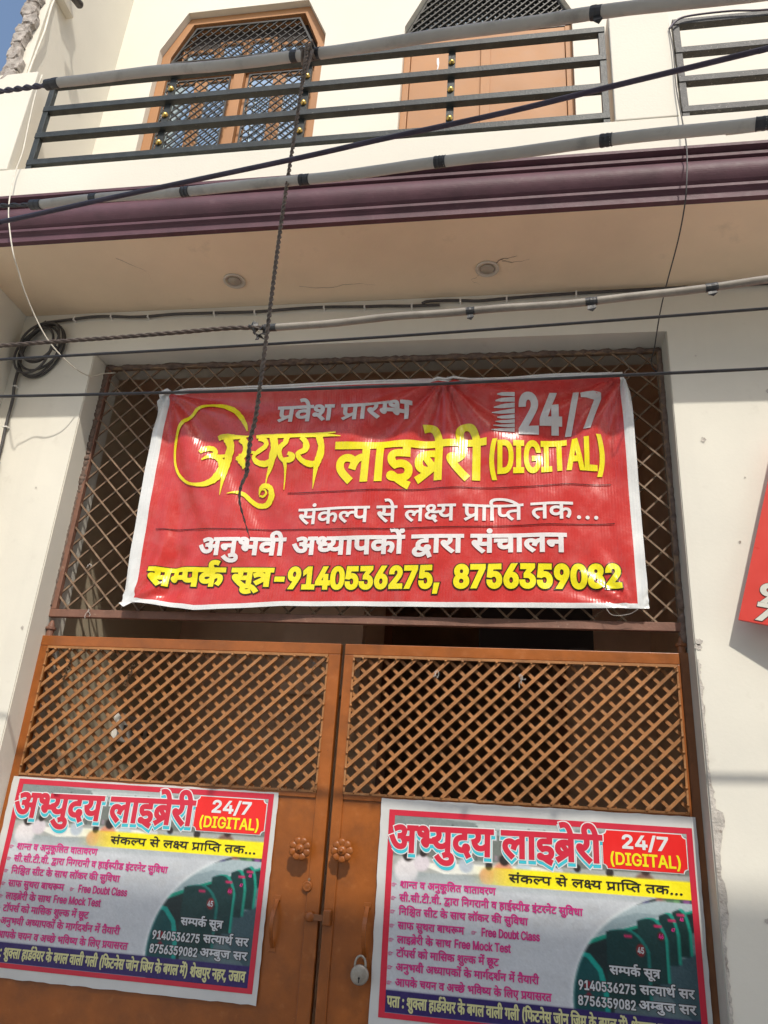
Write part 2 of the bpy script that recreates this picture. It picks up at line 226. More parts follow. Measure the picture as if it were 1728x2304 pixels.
# ------------------------------------------------------------------ lettering: outlines of the letters as numbers
# [glyph contours as delta lists (x*2+oncurve, y)], {line: [advance width, glyph, x, y, ...]}, 1000 units to the em
GLY = [
 [[91,53,339,100,-108,9,-63,32,-50,27,-48,73,1,64,1,193,-157,0,1,71,1167,0,1,-71,-207,0,1,-551,-161,0,1,193,-611,-206],[797,551,-475,0,1,-182,0,-41,12,-48,26,-29,23,-11,46,-23,99,0,78,0,144,38,51,25]],
 [[1143,551,-207,0,1,-551,-159,0,1,165,-52,-18,-150,-29,-105,0,-108,0,-168,42,-98,75,1,51,0,86,230,92,189,0,26,0,78,-3,74,-4,21,-3,-9,-73,-38,4,-96,6,-45,0,-124,0,-140,-54,1,-50,0,-51,126,-48,91,0,104,0,150,45,51,27,1,291,-773,0,1,71,1143,0]],
 [[-337,615,-42,79,-82,91,-100,38,-67,0,-44,0,-68,-9,-27,-5,-47,73,78,14,105,0,108,0,158,-51,126,-123,57,-107]],
 [[245,189,-70,0,-94,35,1,31,0,29,72,30,57,0,36,0,78,-15,61,-23,100,16,128,86,1,65,0,56,-118,67,-93,0,-62,0,-60,-27,1,-23,0,-15,38,-35,114,-24,113,-2,-33,-70,-188,6,-186,83,1,58,0,51,142,64,135,0,94,0,164,-43,102,-85,1,-64,0,-69,-138,-117,-121,-33,90,-39,168,-95,63,-44,-127,-44,-102,72,-166,93,-73,30,-54,-5],[1183,551,1,-551,-161,0,1,551,-177,0,1,71,549,0,1,-71]],
 [[341,551,1,-551,-161,0,1,551,-177,0,1,71,547,0,1,-71]],
 [[791,42,-107,-54,-118,49,-208,100,-160,88,-45,31,-44,31,-26,36,1,17,0,19,60,34,69,0,50,0,74,-23,31,-21,78,20,72,60,1,39,0,23,-20,45,-13,15,-477,0,1,71,849,0,1,-71,-207,0,32,-35,1,-58,0,-55,-88,-76,-152,-53,-97,-20,90,-52,238,-111]],
 [[875,632,74,0,116,-21,45,-25,36,-19,46,-68,1,-62,1,-116,403,0,1,230,-261,0,1,71,631,0,1,-71,-205,0,1,-551,-161,0,1,250,-401,0,1,-37,0,-33,-58,-29,-39,0,-42,0,-92,30,-76,46,-15,23,-451,0,1,-37,0,-33,-58,-29,-37,0,-38,0,-84,25,-72,39,-46,44,1,19,0,18,54,25,69,0,53,0,1,230,-251,0,1,71,755,0,54,10],[415,321,619,0,1,105,0,47,-20,50,-21,15,-40,30,-85,0,-54,0,-56,-26,1,-21,0,-28,94,-30,115,-3,-15,-71,-150,6,-178,61,1,64,0,17,7,14,-209,0]],
 [[1,551,1,71,1387,0,1,-71,-207,0,1,-551,-161,0,1,355,-12,1,-15,0,-48,0,-100,-24,-92,-63,-35,-61,-153,24,24,46,41,35,-48,18,-96,22,-59,0,-80,0,-86,-46,1,-36,0,-38,86,-69,164,-75,117,-49,-107,-52,-116,50,-192,91,-112,93,1,53,0,53,98,67,148,31,73,0,88,0,146,-29,67,-27,116,56,175,0,10,0,9,0,1,125]],
 [[543,222,-58,0,-116,-14,-45,-11,-94,28,-128,76,1,51,0,28,40,40,35,13,46,17,124,15,99,0,187,0,1,86,-627,0,1,71,1011,0,1,-71,-219,0,1,-157,-367,0,-62,0,-52,-6,-17,-7,-30,-12,1,-22,0,-24,56,-33,33,-13,92,17,111,0,148,0,196,-75,1,-65,0,-65,-166,-75,-149,-10,58,-12,126,-22,69,-10,-65,-70,-114,26,-208,57,-89,28,-118,3,-138,29,1,32,0,22,54,29,53,0,40,0,86,-21,61,-25,28,-2,23,0,140,0,154,41,1,44,0,33,-98,36]],
 [[115,41,295,83,-140,10,-176,84,1,68,0,86,242,92,197,0,28,0,80,-3,78,-4,23,-3,-11,-69,-40,4,-100,6,-49,0,-40,0,-35,-3,271,-168,38,14,35,18,1,295,-801,0,1,71,1171,0,1,-71,-205,0,1,-551,-161,0,1,168,-24,-7,-21,-6,-547,-179],[255,287,0,-52,134,-51,97,0,36,0,66,6,31,5,-279,175,-82,-28]],
 [[-369,615,-34,35,-36,64,1,34,0,65,168,83,151,0,120,0,160,-57,116,-121,53,-96,221,0,1,-71,-205,0,1,-551,-161,0,1,551,-177,0,1,71,175,0,-56,104,-122,99,-109,0,-80,0,-84,-49,1,-43,0,-34,40,-55,29,-29]],
 [[251,296,0,80,64,174,114,162,73,60,173,0,-76,-77,-110,-166,-58,-161,1,-72,0,-65,52,-132,108,-148,85,-87,-171,0,-124,106,-126,219]],
 [[631,0,-351,0,1,82,341,0,178,0,234,68,114,127,1,88,0,88,-114,125,-226,68,-167,0,-365,0,1,82,379,0,214,0,302,-87,160,-163,1,-113,0,-114,-162,-163,-310,-88],[363,728,1,-728,-185,0,1,728]],
 [[91,0,1,82,259,0,1,564,-257,0,1,82,703,0,1,-82,-257,0,1,-564,259,0,1,-82]],
 [[771,-10,-194,0,-292,91,-164,168,1,114,0,116,164,167,288,91,187,0,116,0,200,-34,158,-63,104,-88,21,-52,-189,0,-24,35,-74,55,-102,40,-130,21,-75,0,-128,0,-210,-66,-122,-128,1,-94,0,-92,124,-128,212,-67,135,0,124,0,188,52,104,97,1,65,57,-5,-433,0,1,81,561,0,1,-80,0,-90,-156,-133,-268,-73]],
 [[97,646,1,82,1101,0,1,-82,-455,0,1,-646,-185,0,1,646]],
 [[51,0,531,728,215,0,537,-728,-195,0,-307,432,-30,40,-74,119,-53,93,37,0,-54,-94,-76,-121,-25,-37,-299,-432],[317,203,1,81,749,0,1,-81]],
 [[177,0,1,728,187,0,1,-646,675,0,1,-82]],
 [[111,-136,86,89,108,149,50,132,1,62,0,72,-60,161,-108,166,-75,77,171,0,74,-60,114,-162,64,-175,1,-79,0,-108,-130,-220,-121,-104]],
 [[185,0,1,67,485,262,82,44,106,66,56,61,1,33,0,38,-74,56,-122,30,-77,0,-84,0,-122,-34,-66,-61,1,-41,-177,0,0,64,120,98,204,54,131,0,130,0,200,-54,114,-92,1,-57,0,-39,-56,-75,-142,-95,-129,-68,-317,-170,1,-5,673,0,1,-82]],
 [[119,148,1,76,581,504,183,0,-565,-493,1,-6,865,0,1,-81],[805,0,1,170,1,36,1,248,177,0,1,-454]],
 [[677,762,-467,-871,-163,0,471,871]],
 [[279,0,647,640,1,6,-745,0,1,82,941,0,1,-87,-645,-641]],
 [[1175,551,1,-551,-161,0,1,266,-58,-9,-116,-6,-77,0,-84,0,-186,15,-65,11,-40,-13,-49,-11,82,-52,222,-110,123,-49,-107,-54,-112,49,-198,100,-152,88,-43,31,-44,31,-22,36,1,17,0,19,60,34,69,0,50,0,74,-23,31,-20,42,19,30,59,1,30,0,30,-18,48,-13,15,-401,0,1,71,1383,0,1,-71],[739,322,78,0,128,8,69,9,1,212,-449,0,14,-17,20,-46,1,-30,0,-42,-38,-62,-33,-21,104,-11]],
 [[-369,772,0,24,66,34,45,0,46,0,64,-34,1,-24,0,-24,-64,-34,-45,0,-44,0,-66,34]],
 [[1555,551,-649,0,1,-202,96,50,139,0,130,0,164,-83,1,-77,0,-46,-60,-104,-69,-50,-143,41,50,32,64,84,1,41,0,47,-78,46,-69,0,-108,0,-111,-72,1,-258,-161,0,1,174,-48,-20,-142,-36,-99,0,-94,0,-166,38,-100,77,1,57,0,80,220,94,177,0,46,0,114,-7,31,-3,-11,-73,-32,4,-98,6,-37,0,-116,0,-128,-52,1,-47,0,-53,122,-51,81,0,88,0,138,42,61,30,1,291,-741,0,1,71,1555,0]],
 [[1,622,1031,0,1,-71,-1029,0],[1075,349,-40,7,-45,0,-48,0,-100,-24,-92,-63,-35,-61,-153,24,24,46,41,35,-46,18,-98,22,-59,0,-80,0,-86,-46,1,-36,0,-38,86,-69,164,-75,117,-49,-107,-52,-116,50,-192,91,-112,93,1,53,0,53,98,67,146,31,75,0,88,0,146,-29,67,-27,118,56,175,0,28,0,62,-4,23,-5]],
 [[959,551,1,-551,-161,0,1,191,-58,-19,-136,-26,-93,0,-80,0,-130,27,-41,21,-50,27,-48,73,1,64,1,193,-157,0,1,71,1167,0,1,-71],[797,551,-475,0,1,-182,0,-41,12,-48,26,-29,23,-11,46,-23,101,0,80,0,140,38,51,25]],
 [[1027,313,-44,-8,-116,-12,-85,0,-100,0,-166,20,-63,13,-94,-29,-100,-53,1,-36,0,-20,40,-41,104,-27,95,0,22,0,23,1,-12,18,1,18,0,32,80,27,51,0,82,0,88,-52,1,-28,0,-28,-50,-32,-45,-10,36,-23,76,-41,55,-26,-115,-41,-54,31,-98,61,-31,26,-24,-2,-56,-1,-25,0,-118,0,-180,41,-100,71,1,43,0,55,138,73,99,28,-88,29,-92,71,1,46,0,53,162,72,153,0,124,0,178,-58,1,-59,0,-48,-92,-66,-81,-28,40,-5,88,-4,41,0,68,0,110,10,57,12],[307,502,0,-33,84,-53,67,-17,150,49,1,58,0,24,-68,36,-79,0,-68,0,-84,-34]],
 [[1191,622,1,-71,-207,0,1,-551,-161,0,1,179,-56,-18,-156,-29,-101,0,-180,0,-222,121,-27,100,124,13,120,47,1,44,0,28,-46,48,-27,18,-245,0,1,71],[259,301,40,-49,122,-49,99,0,100,0,148,42,55,29,1,277,-397,0,58,-52,1,-54,0,-108]],
 [[179,551,-177,0,1,71,161,0,-24,22,-30,49,1,31,0,82,304,90,269,0,312,0,506,-73,396,-126,147,-82,-189,0,-240,101,-560,108,-315,0,-230,0,-234,-56,1,-60,0,-26,38,-44,25,-16,217,0,1,-71,-205,0,1,-551,-161,0]],
 [[321,551,1,-182,0,-41,12,-48,26,-29,23,-11,46,-23,101,0,82,0,142,40,51,25,73,-68,-80,-28,-166,-40,-117,0,-80,0,-130,27,-41,21,-50,27,-48,73,1,64,1,193,-157,0,1,71,645,0,1,-71]],
 [[963,551,1,-551,-161,0,1,328,-217,0,-122,0,-122,-12,-37,-17,-48,-19,1,-43,0,-49,148,-91,143,-57,-107,-52,-92,40,-158,80,-94,86,1,48,0,35,54,56,43,18,58,25,164,23,137,0,257,0,1,152,-799,0,1,71,1169,0,1,-71]],
 [[145,54,0,37,72,30,51,0,52,0,74,-30,1,-37,0,-36,-74,-32,-51,0,-50,0,-72,32]],
 [[941,218,0,-70,-182,-68,-133,0,-172,0,-268,128,-125,148,143,26,86,-106,200,-123,125,0,76,0,96,35,1,39,0,37,-82,58,-63,25,-54,-5,-61,-1,-9,70,136,2,114,44,1,37,0,36,-94,32,-61,0,-74,0,-120,-20,-67,-17,-49,69,52,14,154,24,99,0,156,0,166,-78,1,-59,0,-78,-133,-42,22,-10,19,-10,76,-5,73,0,64,0,100,6,53,7,1,188,-145,0,1,71,517,0,1,-71,-207,0,1,-551,-161,0,1,290,-48,-6,-92,-5,-51,0,-34,0,-51,3,30,-30]],
 [[1,622,1139,0,1,-71,-205,0,1,-551,-161,0,1,298,-361,0,1,-54,0,-28,-56,-28,-45,0,-48,0,-108,42,-76,60,1,28,0,23,54,28,69,0,575,0,1,182,-769,0]],
 [[-495,-12,108,23,117,0,150,0,166,-77,1,-63,0,-61,-186,-78,-171,0,-194,0,-282,92,-119,76,123,43,78,-48,140,-62,158,-29,99,0,212,0,1,74,0,33,-98,32,-61,0,-54,0,-86,-11,-41,-11]],
 [[349,632,74,0,116,-21,45,-25,36,-19,46,-68,1,-62,1,-116,403,0,1,230,-261,0,1,71,631,0,1,-71,-205,0,1,-551,-161,0,1,250,-401,0,1,-37,0,-33,-58,-29,-39,0,-38,0,-84,25,-72,39,-44,44,1,19,0,18,54,25,67,0,59,0,1,105,0,47,-20,50,-21,15,-40,30,-85,0,-54,0,-56,-26,1,-21,0,-28,94,-30,115,-3,-15,-71,-150,6,-178,61,1,64,0,59,152,53]],
 [[965,178,-74,-31,-182,-44,-141,0,-154,0,-190,81,1,67,0,27,36,50,39,20,-94,18,-118,71,1,56,0,60,164,79,127,0,106,0,142,-56,1,-45,0,-47,-79,-41,-121,39,22,10,18,23,1,11,0,15,-40,27,-51,0,-56,0,-80,-44,1,-35,0,-32,62,-39,98,-18,55,-3,60,8,71,0,22,0,54,-2,15,-1,-13,-70,-12,1,-34,0,-9,0,-100,0,-114,-41,1,-38,0,-41,114,-40,89,0,106,0,148,44,53,28]],
 [[341,551,1,-551,-161,0,1,551,-177,0,1,71,547,0,1,-71],[181,615,-42,79,-82,91,-100,38,-67,0,-44,0,-68,-9,-27,-5,-47,73,78,14,105,0,108,0,158,-51,126,-123,57,-107],[293,821,0,24,66,34,45,0,46,0,66,-34,1,-24,0,-24,-66,-34,-45,0,-44,0,-66,34]],
 [[455,-125,-112,0,-168,41,-94,71,1,46,0,59,132,79,115,16,-34,37,1,48,0,44,62,63,51,22,68,29,190,26,119,0,11,0,1,95,-789,0,1,71,1269,0,1,-71,-315,0,1,-166,-97,0,-116,0,-142,-14,-49,-16,-92,-31,1,-62,0,-53,158,-69,169,0,8,0,20,0,15,1,-10,20,1,15,0,35,84,29,51,0,86,0,90,-49,1,-29,0,-32,-68,-37,-51,-10,169,-221,-137,-28,-113,160,-84,-48,-218,-71],[239,34,0,-49,134,-41,87,0,88,0,144,38,118,58,49,32,-20,-1,-36,-1,-11,0,-96,0,-198,26,-73,31,-78,-9,-104,-48]],
 [[1299,551,-207,0,1,-551,-159,0,1,165,-52,-17,-144,-30,-99,0,-154,0,-198,86,1,71,0,29,50,51,39,16,-293,-2,1,72,587,0,36,0,72,-1,9,0,-13,-70,-63,0,-116,0,-142,-49,1,-47,0,-43,116,-43,77,0,100,0,142,43,55,29,1,291,-929,0,1,71,1299,0]],
 [[1653,551,1,-551,-161,0,1,191,-58,-19,-136,-26,-93,0,-80,0,-130,27,-41,21,-48,25,-21,31,-465,0,1,-37,0,-33,-58,-29,-37,0,-38,0,-84,25,-72,39,-46,44,1,19,0,18,54,25,69,0,53,0,1,230,-251,0,1,71,1861,0,1,-71],[415,321,441,0,-2,17,1,20,1,193,-437,0],[1491,551,-475,0,1,-182,0,-41,12,-48,26,-29,23,-11,46,-23,101,0,80,0,140,38,51,25]],
 [[-379,615,-42,35,-58,76,1,36,0,67,178,67,133,0,64,0,108,-13,41,-11,-43,-66,-34,9,-76,12,-43,0,-80,0,-84,-45,1,-35,0,-33,54,-63,51,-36]],
 [[-125,-245,-50,-10,-114,-13,-55,0,-150,0,-170,79,1,63,0,57,184,80,159,0,150,0,224,-56,172,-91,69,-53,-123,-39,-108,83,-224,88,-145,0,-102,0,-104,-39,1,-32,0,-38,100,-30,63,0,54,0,84,11,43,10]],
 [[255,65,-93,67,493,149,-84,54,-122,45,-83,0,-56,0,-114,-16,-81,-21,-55,74,68,16,148,23,89,0,80,0,128,-25,124,-57,75,-48,1,225,-763,0,1,71,1133,0,1,-71,-205,0,1,-551,-161,0,1,234]],
 [[965,351,1,-81,-637,0,1,81]],
 [[649,737,134,0,210,-61,118,-109,1,-70,0,-52,-90,-116,-115,-86,-329,-243,-199,0,487,355,19,0,-20,-21,-74,-33,-102,-20,-57,0,-132,0,-198,55,-108,100,1,68,0,68,120,105,208,60],[649,658,-84,0,-128,-40,-74,-70,1,-44,0,-46,74,-69,128,-39,85,0,84,0,130,39,72,69,1,44,0,45,-72,71,-130,40]],
 [[221,0,1,78,901,0,1,-78],[793,728,1,-728,-181,0,1,642,-9,0,-351,-131,1,100,317,117]],
 [[649,-10,-162,0,-228,88,-120,167,1,118,0,118,122,167,228,89,161,0,162,0,228,-89,120,-167,1,-118,0,-118,-118,-167,-228,-88],[649,71,106,0,150,69,76,131,1,92,0,94,-76,130,-150,70,-105,0,-106,0,-148,-70,-78,-130,1,-94,0,-92,78,-131,148,-69]],
 [[631,-10,-128,0,-202,51,-122,87,-3,56,181,0,6,-33,76,-50,122,-29,73,0,88,0,138,41,78,72,1,46,0,47,-82,74,-142,43,-89,0,-68,0,-138,-22,-43,-17,-173,11,87,361,767,0,1,-82,-609,0,-49,-212,9,0,46,18,136,24,77,0,98,0,170,-36,124,-66,70,-89,1,-53,0,-69,-126,-110,-218,-63]],
 [[621,-10,-132,0,-220,46,-138,87,-7,61,191,0,8,-37,84,-50,136,-25,83,0,88,0,144,30,82,60,1,44,0,39,-72,66,-160,41,-131,0,-119,0,1,74,369,214,1,6,-625,0,1,82,871,0,1,-68,-457,-264,1,15,158,8,232,-54,126,-99,1,-61,0,-62,-130,-98,-226,-55]],
 [[649,-10,-134,0,-210,62,-118,109,1,70,0,52,90,115,117,87,331,243,201,0,-485,-355,-17,0,20,20,74,34,102,20,59,0,132,0,196,-55,110,-100,1,-68,0,-68,-120,-105,-208,-61],[649,70,84,0,128,40,74,69,1,45,0,46,-74,68,-128,39,-83,0,-84,0,-130,-38,-72,-68,1,-45,0,-46,72,-70,130,-40]],
 [[107,-175,87,277,201,0,-151,-277]],
 [[665,250,1,-37,0,-33,-58,-29,-39,0,-38,0,-84,25,-72,39,-44,44,1,19,0,18,54,25,67,0,59,0,1,105,0,47,-20,50,-21,15,-40,30,-85,0,-54,0,-56,-26,1,-21,0,-28,94,-30,115,-3,-15,-71,-150,6,-178,61,1,64,0,59,152,53,105,0,74,0,116,-21,45,-25,36,-19,46,-68,1,-62,1,-116,403,0,1,-71],[805,622,105,0,1,-71,-103,0]],
 [[827,-58,-42,34,-76,70,-23,27,-24,-2,-56,-3,-29,0,-84,0,-170,21,-142,47,-86,79,1,57,0,44,62,63,51,22,66,29,192,26,119,0,11,0,1,95,-589,0,1,71,1069,0,1,-71,-315,0,1,-166,-97,0,-116,0,-142,-14,-49,-16,-44,-15,-50,-46,1,-32,0,-53,158,-69,165,0,12,0,24,0,15,1,-12,20,1,15,0,35,84,29,51,0,86,0,90,-49,1,-29,0,-32,-58,-35,-43,-9,24,-24,66,-51,51,-35]],
 [[1,622,747,0,1,-71,-745,0],[409,298,1,-54,0,-28,-56,-28,-45,0,-48,0,-108,42,-76,60,1,28,0,23,54,28,69,0,575,0,1,-71]],
 [[179,551,-177,0,1,71,161,0,-24,22,-30,49,1,31,0,79,256,93,219,0,228,0,380,-70,310,-127,121,-84,-173,0,-182,103,-414,106,-225,0,-170,0,-184,-59,1,-54,0,-28,38,-44,25,-17,217,0,1,-71,-205,0,1,-551,-161,0]],
 [[1269,551,1,-551,-161,0,1,551,-265,0,1,-230,0,-42,-34,-58,-35,-23,-42,-25,-132,-27,-93,0,-186,0,-87,59,-34,23,-36,70,1,54,1,199,-157,0,1,71,1475,0,1,-71],[499,217,104,0,41,32,22,17,14,44,1,43,1,198,-357,0,1,-198,0,-39,16,-46,21,-17,22,-16,66,-18]],
 [[1039,551,-295,0,1,-202,-109,0,-96,0,-128,-16,-45,-15,-110,-38,1,-65,0,-48,88,-63,142,-30,85,0,108,0,152,25,85,22,55,-74,-88,-20,-198,-27,-105,0,-138,0,-218,52,-124,98,1,70,0,65,136,89,222,46,127,0,5,0,1,131,-579,0,1,71,1039,0]],
 [[179,551,-177,0,1,71,173,0,-76,105,-166,98,-123,0,-92,0,-98,-52,1,-44,0,-33,40,-55,27,-26,-159,0,-68,64,1,64,0,68,180,85,159,0,196,0,244,-132,97,-142,219,0,1,-71,-205,0,1,-551,-161,0]],
 [[179,551,-177,0,1,71,161,0,-24,22,-30,50,1,30,0,78,232,94,195,0,282,0,436,-153,159,-128,-167,0,-306,209,-367,0,-140,0,-158,-59,1,-51,0,-30,38,-45,25,-17,217,0,1,-71,-205,0,1,-551,-161,0]],
 [[417,551,1,-317,0,-26,-50,-30,-45,0,-52,0,-110,42,-76,60,1,28,0,23,54,28,69,0,51,0,1,192,-253,0,1,71,1157,0,1,-71,-207,0,1,-551,-161,0,1,551]],
 [[643,69,72,11,92,36,1,32,0,38,-116,43,-129,0,-138,0,-146,-57,1,-48,0,-31,46,-58,142,-71,141,-53,-107,-53,-182,71,-198,124,1,77,0,38,62,59,53,21,-38,18,-54,52,1,34,0,28,40,40,35,13,46,17,118,15,83,0,265,0,1,86,-721,0,1,71,1093,0,1,-71,-207,0,1,-157,-423,0,-62,0,-52,-6,-17,-7,-30,-12,1,-22,0,-20,40,-31,29,-12,94,16,109,0,138,0,174,-42,82,-67,1,-38,0,-58,-136,-76,-129,-17]],
 [[543,222,-58,0,-116,-14,-45,-11,-94,28,-128,76,1,51,0,28,40,40,35,13,46,17,124,15,99,0,187,0,1,86,-627,0,1,71,1011,0,1,-71,-219,0,1,-157,-367,0,-62,0,-52,-6,-17,-7,-30,-12,1,-22,0,-24,56,-33,33,-13,92,17,111,0,148,0,196,-75,1,-65,0,-65,-166,-75,-149,-10,58,-12,126,-22,69,-10,-65,-70,-114,26,-208,57,-89,28,-118,3,-138,29,1,32,0,22,54,29,53,0,40,0,86,-21,61,-25,28,-2,23,0,140,0,154,41,1,44,0,33,-98,36],[587,615,-42,35,-58,76,1,36,0,67,178,67,133,0,64,0,108,-13,41,-11,-43,-66,-34,9,-76,12,-43,0,-80,0,-84,-45,1,-35,0,-33,54,-63,51,-36]],
 [[1799,551,1,-551,-161,0,1,191,-58,-19,-136,-26,-93,0,-80,0,-130,27,-41,21,-28,15,-40,35,-11,22,-58,-9,-118,-6,-79,0,-84,0,-186,15,-65,11,-40,-13,-49,-11,82,-52,222,-110,123,-49,-107,-54,-112,49,-198,100,-152,88,-43,31,-44,31,-22,36,1,17,0,19,60,34,69,0,50,0,74,-23,31,-20,42,19,30,59,1,30,0,30,-18,48,-13,15,-401,0,1,71,2007,0,1,-71],[739,322,74,0,122,7,65,9,0,9,1,11,1,193,-435,0,14,-17,20,-46,1,-30,0,-42,-38,-62,-33,-21,104,-11],[1637,551,-475,0,1,-182,0,-41,12,-48,26,-29,23,-11,46,-23,101,0,80,0,140,38,51,25]],
 [[717,222,-58,0,-116,-14,-45,-11,-94,28,-128,76,1,51,0,28,40,40,35,13,46,17,124,15,99,0,187,0,1,86,-801,0,1,71,1185,0,1,-71,-219,0,1,-157,-367,0,-62,0,-52,-6,-17,-7,-30,-12,1,-22,0,-24,56,-33,33,-13,92,17,111,0,148,0,196,-75,1,-65,0,-67,-196,-87,-197,0,-196,0,-310,88,-117,70,123,49,114,-68,238,-65,151,0,232,0,1,78,0,35,-98,35]],
 [[1261,551,-207,0,1,-551,-161,0,1,150,-62,-20,-146,-27,-115,0,-154,0,-190,81,1,67,0,27,36,50,39,20,-94,18,-118,71,1,56,0,60,164,79,127,0,106,0,142,-56,1,-45,0,-47,-79,-41,-121,39,22,10,18,23,1,11,0,15,-40,27,-51,0,-56,0,-80,-44,1,-35,0,-32,62,-39,98,-18,55,-3,60,8,71,0,22,0,54,-2,15,-1,-13,-70,-12,1,-34,0,-9,0,-100,0,-114,-41,1,-38,0,-41,114,-40,89,0,106,0,148,43,53,29,1,306,-123,0,1,71,495,0]],
 [[179,551,-177,0,1,71,161,0,-24,22,-30,49,1,31,0,80,268,92,231,0,250,0,412,-71,330,-126,127,-84,-177,0,-196,103,-450,106,-247,0,-184,0,-198,-58,1,-56,0,-28,38,-43,25,-17,217,0,1,-71,-205,0,1,-551,-161,0]],
 [[1215,551,1,-688,-161,0,1,79,-102,-37,-141,0,-128,0,-178,80,1,68,-193,-68,-93,67,549,164,69,-61,-69,-23,-56,-18,-44,-40,1,-26,0,-41,96,-33,53,0,82,0,120,37,43,28,1,209,-140,5,-288,37,-109,24,-86,-28,-182,-57,-93,-27,-95,68,82,20,154,43,75,21,-106,38,-82,72,1,39,0,53,170,76,147,0,132,0,172,-73,1,-59,0,-43,-90,-69,-69,-27,166,-32,249,-8,1,230,-127,0,1,71,497,0,1,-71],[497,393,66,22,74,54,1,31,0,34,-80,32,-67,0,-58,0,-94,-34,1,-35,0,-24,68,-54]],
 [[1107,551,1,-551,-161,0,1,180,-58,-19,-160,-29,-109,0,-170,0,-238,97,-41,93,190,20,154,71,1,54,0,50,-94,51,-73,0,-50,0,-64,-24,1,-23,0,-51,163,-9,-15,-70,-130,9,-152,61,1,58,0,56,146,57,107,0,82,0,150,-35,96,-72,1,-56,0,-74,-160,-92,-147,-29,46,-36,116,-35,103,0,104,0,148,40,65,32,1,276,-163,0,1,71,533,0,1,-71]],
 [[341,551,1,-551,-161,0,1,551,-177,0,1,71,547,0,1,-71],[597,863,-46,-100,-214,-83,-153,0,-144,0,-216,89,-67,94,143,24,52,-70,134,-68,107,0,114,0,110,73,33,67]],
 [[179,551,-177,0,1,71,163,0,-266,202,-333,0,-128,0,-148,-57,1,-50,0,-33,44,-49,27,-20,-167,0,-28,26,-36,55,1,32,0,76,220,92,189,0,262,0,390,-145,147,-129,217,0,1,-71,-205,0,1,-551,-161,0]],
 [[921,551,1,-202,50,24,116,26,71,0,130,0,164,-83,1,-77,0,-46,-60,-104,-69,-50,-143,41,50,32,64,84,1,41,0,47,-80,46,-69,0,-106,0,-113,-73,1,-257,-161,0,1,193,-48,-19,-128,-28,-85,0,-80,0,-128,29,-37,22,-50,29,-42,71,1,57,1,197,-157,0,1,71,1573,0,1,-71],[321,551,1,-191,0,-55,24,-48,33,-17,40,-23,81,0,82,0,128,34,53,27,1,273]],
 [[1171,551,-205,0,1,-551,-161,0,1,165,-54,-18,-154,-29,-111,0,-112,0,-178,42,-100,75,1,51,0,86,242,92,197,0,28,0,80,-3,78,-4,23,-3,-11,-69,-40,4,-100,6,-49,0,-40,0,-35,-3,271,-168,38,14,35,18,1,295,-801,0,1,71,1171,0],[255,287,0,-52,134,-51,97,0,36,0,66,6,31,5,-279,175,-82,-28]],
 [[997,159,-120,0,-160,78,1,63,0,3,1,1,-30,8,-74,12,-43,2,-44,-23,-120,-35,-69,-14,90,-52,238,-111,129,-49,-107,-54,-118,49,-208,100,-160,88,-45,31,-44,31,-26,36,1,17,0,19,60,34,69,0,50,0,74,-23,31,-21,78,20,72,60,1,39,0,23,-20,45,-13,15,-477,0,1,71,1603,0,1,-71,-961,0,32,-35,1,-58,0,-37,-21,-31,56,-6,51,-11,36,28,130,36,99,0,122,0,186,-55,144,-93,57,-57,-125,-34,-92,86,-176,85,-109,0,-86,0,-80,-43,1,-28,0,-37,84,-31,59,0,30,0,58,5,35,7,49,-67,-50,-10,-88,-6]],
 [[1019,551,1,-551,-161,0,1,250,-441,0,1,-37,0,-33,-58,-29,-37,0,-38,0,-84,25,-72,39,-46,44,1,19,0,18,54,25,69,0,53,0,1,230,-251,0,1,71,1225,0,1,-71],[857,551,-441,0,1,-230,443,0]],
 [[177,0,1,728,881,0,1,-82,-693,0,1,-250,629,0,1,-82,-627,0,1,-314]],
 [[155,0,1,546,171,0,1,-84,13,0,30,41,156,51,99,0,18,0,54,-1,17,-1,1,-88,-8,1,-62,4,-35,0,-78,0,-124,-33,-70,-57,1,-37,1,-342]],
 [[615,-12,-158,0,-230,71,-124,126,1,84,0,84,120,127,222,73,149,0,88,0,168,-29,138,-64,82,-105,1,-75,1,-37,-847,0,1,74,755,0,-81,-27,0,54,-68,83,-132,48,-99,0,-98,0,-140,-49,-74,-77,1,-45,1,-49,0,-61,84,-84,150,-44,101,0,64,0,106,19,76,38,21,27,171,-23,-24,-41,-122,-63,-178,-35]],
 [[599,-12,-148,0,-224,71,-124,127,1,84,0,85,124,127,224,71,149,0,150,0,224,-71,126,-127,1,-85,0,-84,-126,-127,-224,-71],[599,67,110,0,144,57,68,92,1,54,0,54,-68,93,-144,57,-109,0,-108,0,-142,-57,-68,-93,1,-54,0,-54,68,-92,142,-57]],
 [[525,-7,-110,0,-166,46,-94,91,1,69,1,347,177,0,1,-339,0,-63,132,-72,117,0,78,0,124,34,72,66,1,47,1,327,177,0,1,-546,-169,0,1,132,25,0,-50,-76,-188,-63]],
 [[663,-12,-104,0,-128,36,-68,45,-17,15,-19,0,1,-84,-169,0,1,728,177,0,1,-270,15,0,18,15,66,45,126,35,107,0,136,0,208,-69,120,-126,1,-87,0,-86,-118,-127,-208,-70],[635,67,104,0,138,55,68,93,1,57,0,57,-68,91,-138,54,-103,0,-100,0,-136,-51,-70,-90,1,-61,0,-60,70,-93,138,-52]],
 [[585,546,1,-75,-563,0,1,75],[185,676,177,0,1,-534,0,-37,58,-34,71,0,16,0,52,4,23,2,37,-74,-28,-5,-68,-5,-33,0,-142,0,-158,75,1,67]],
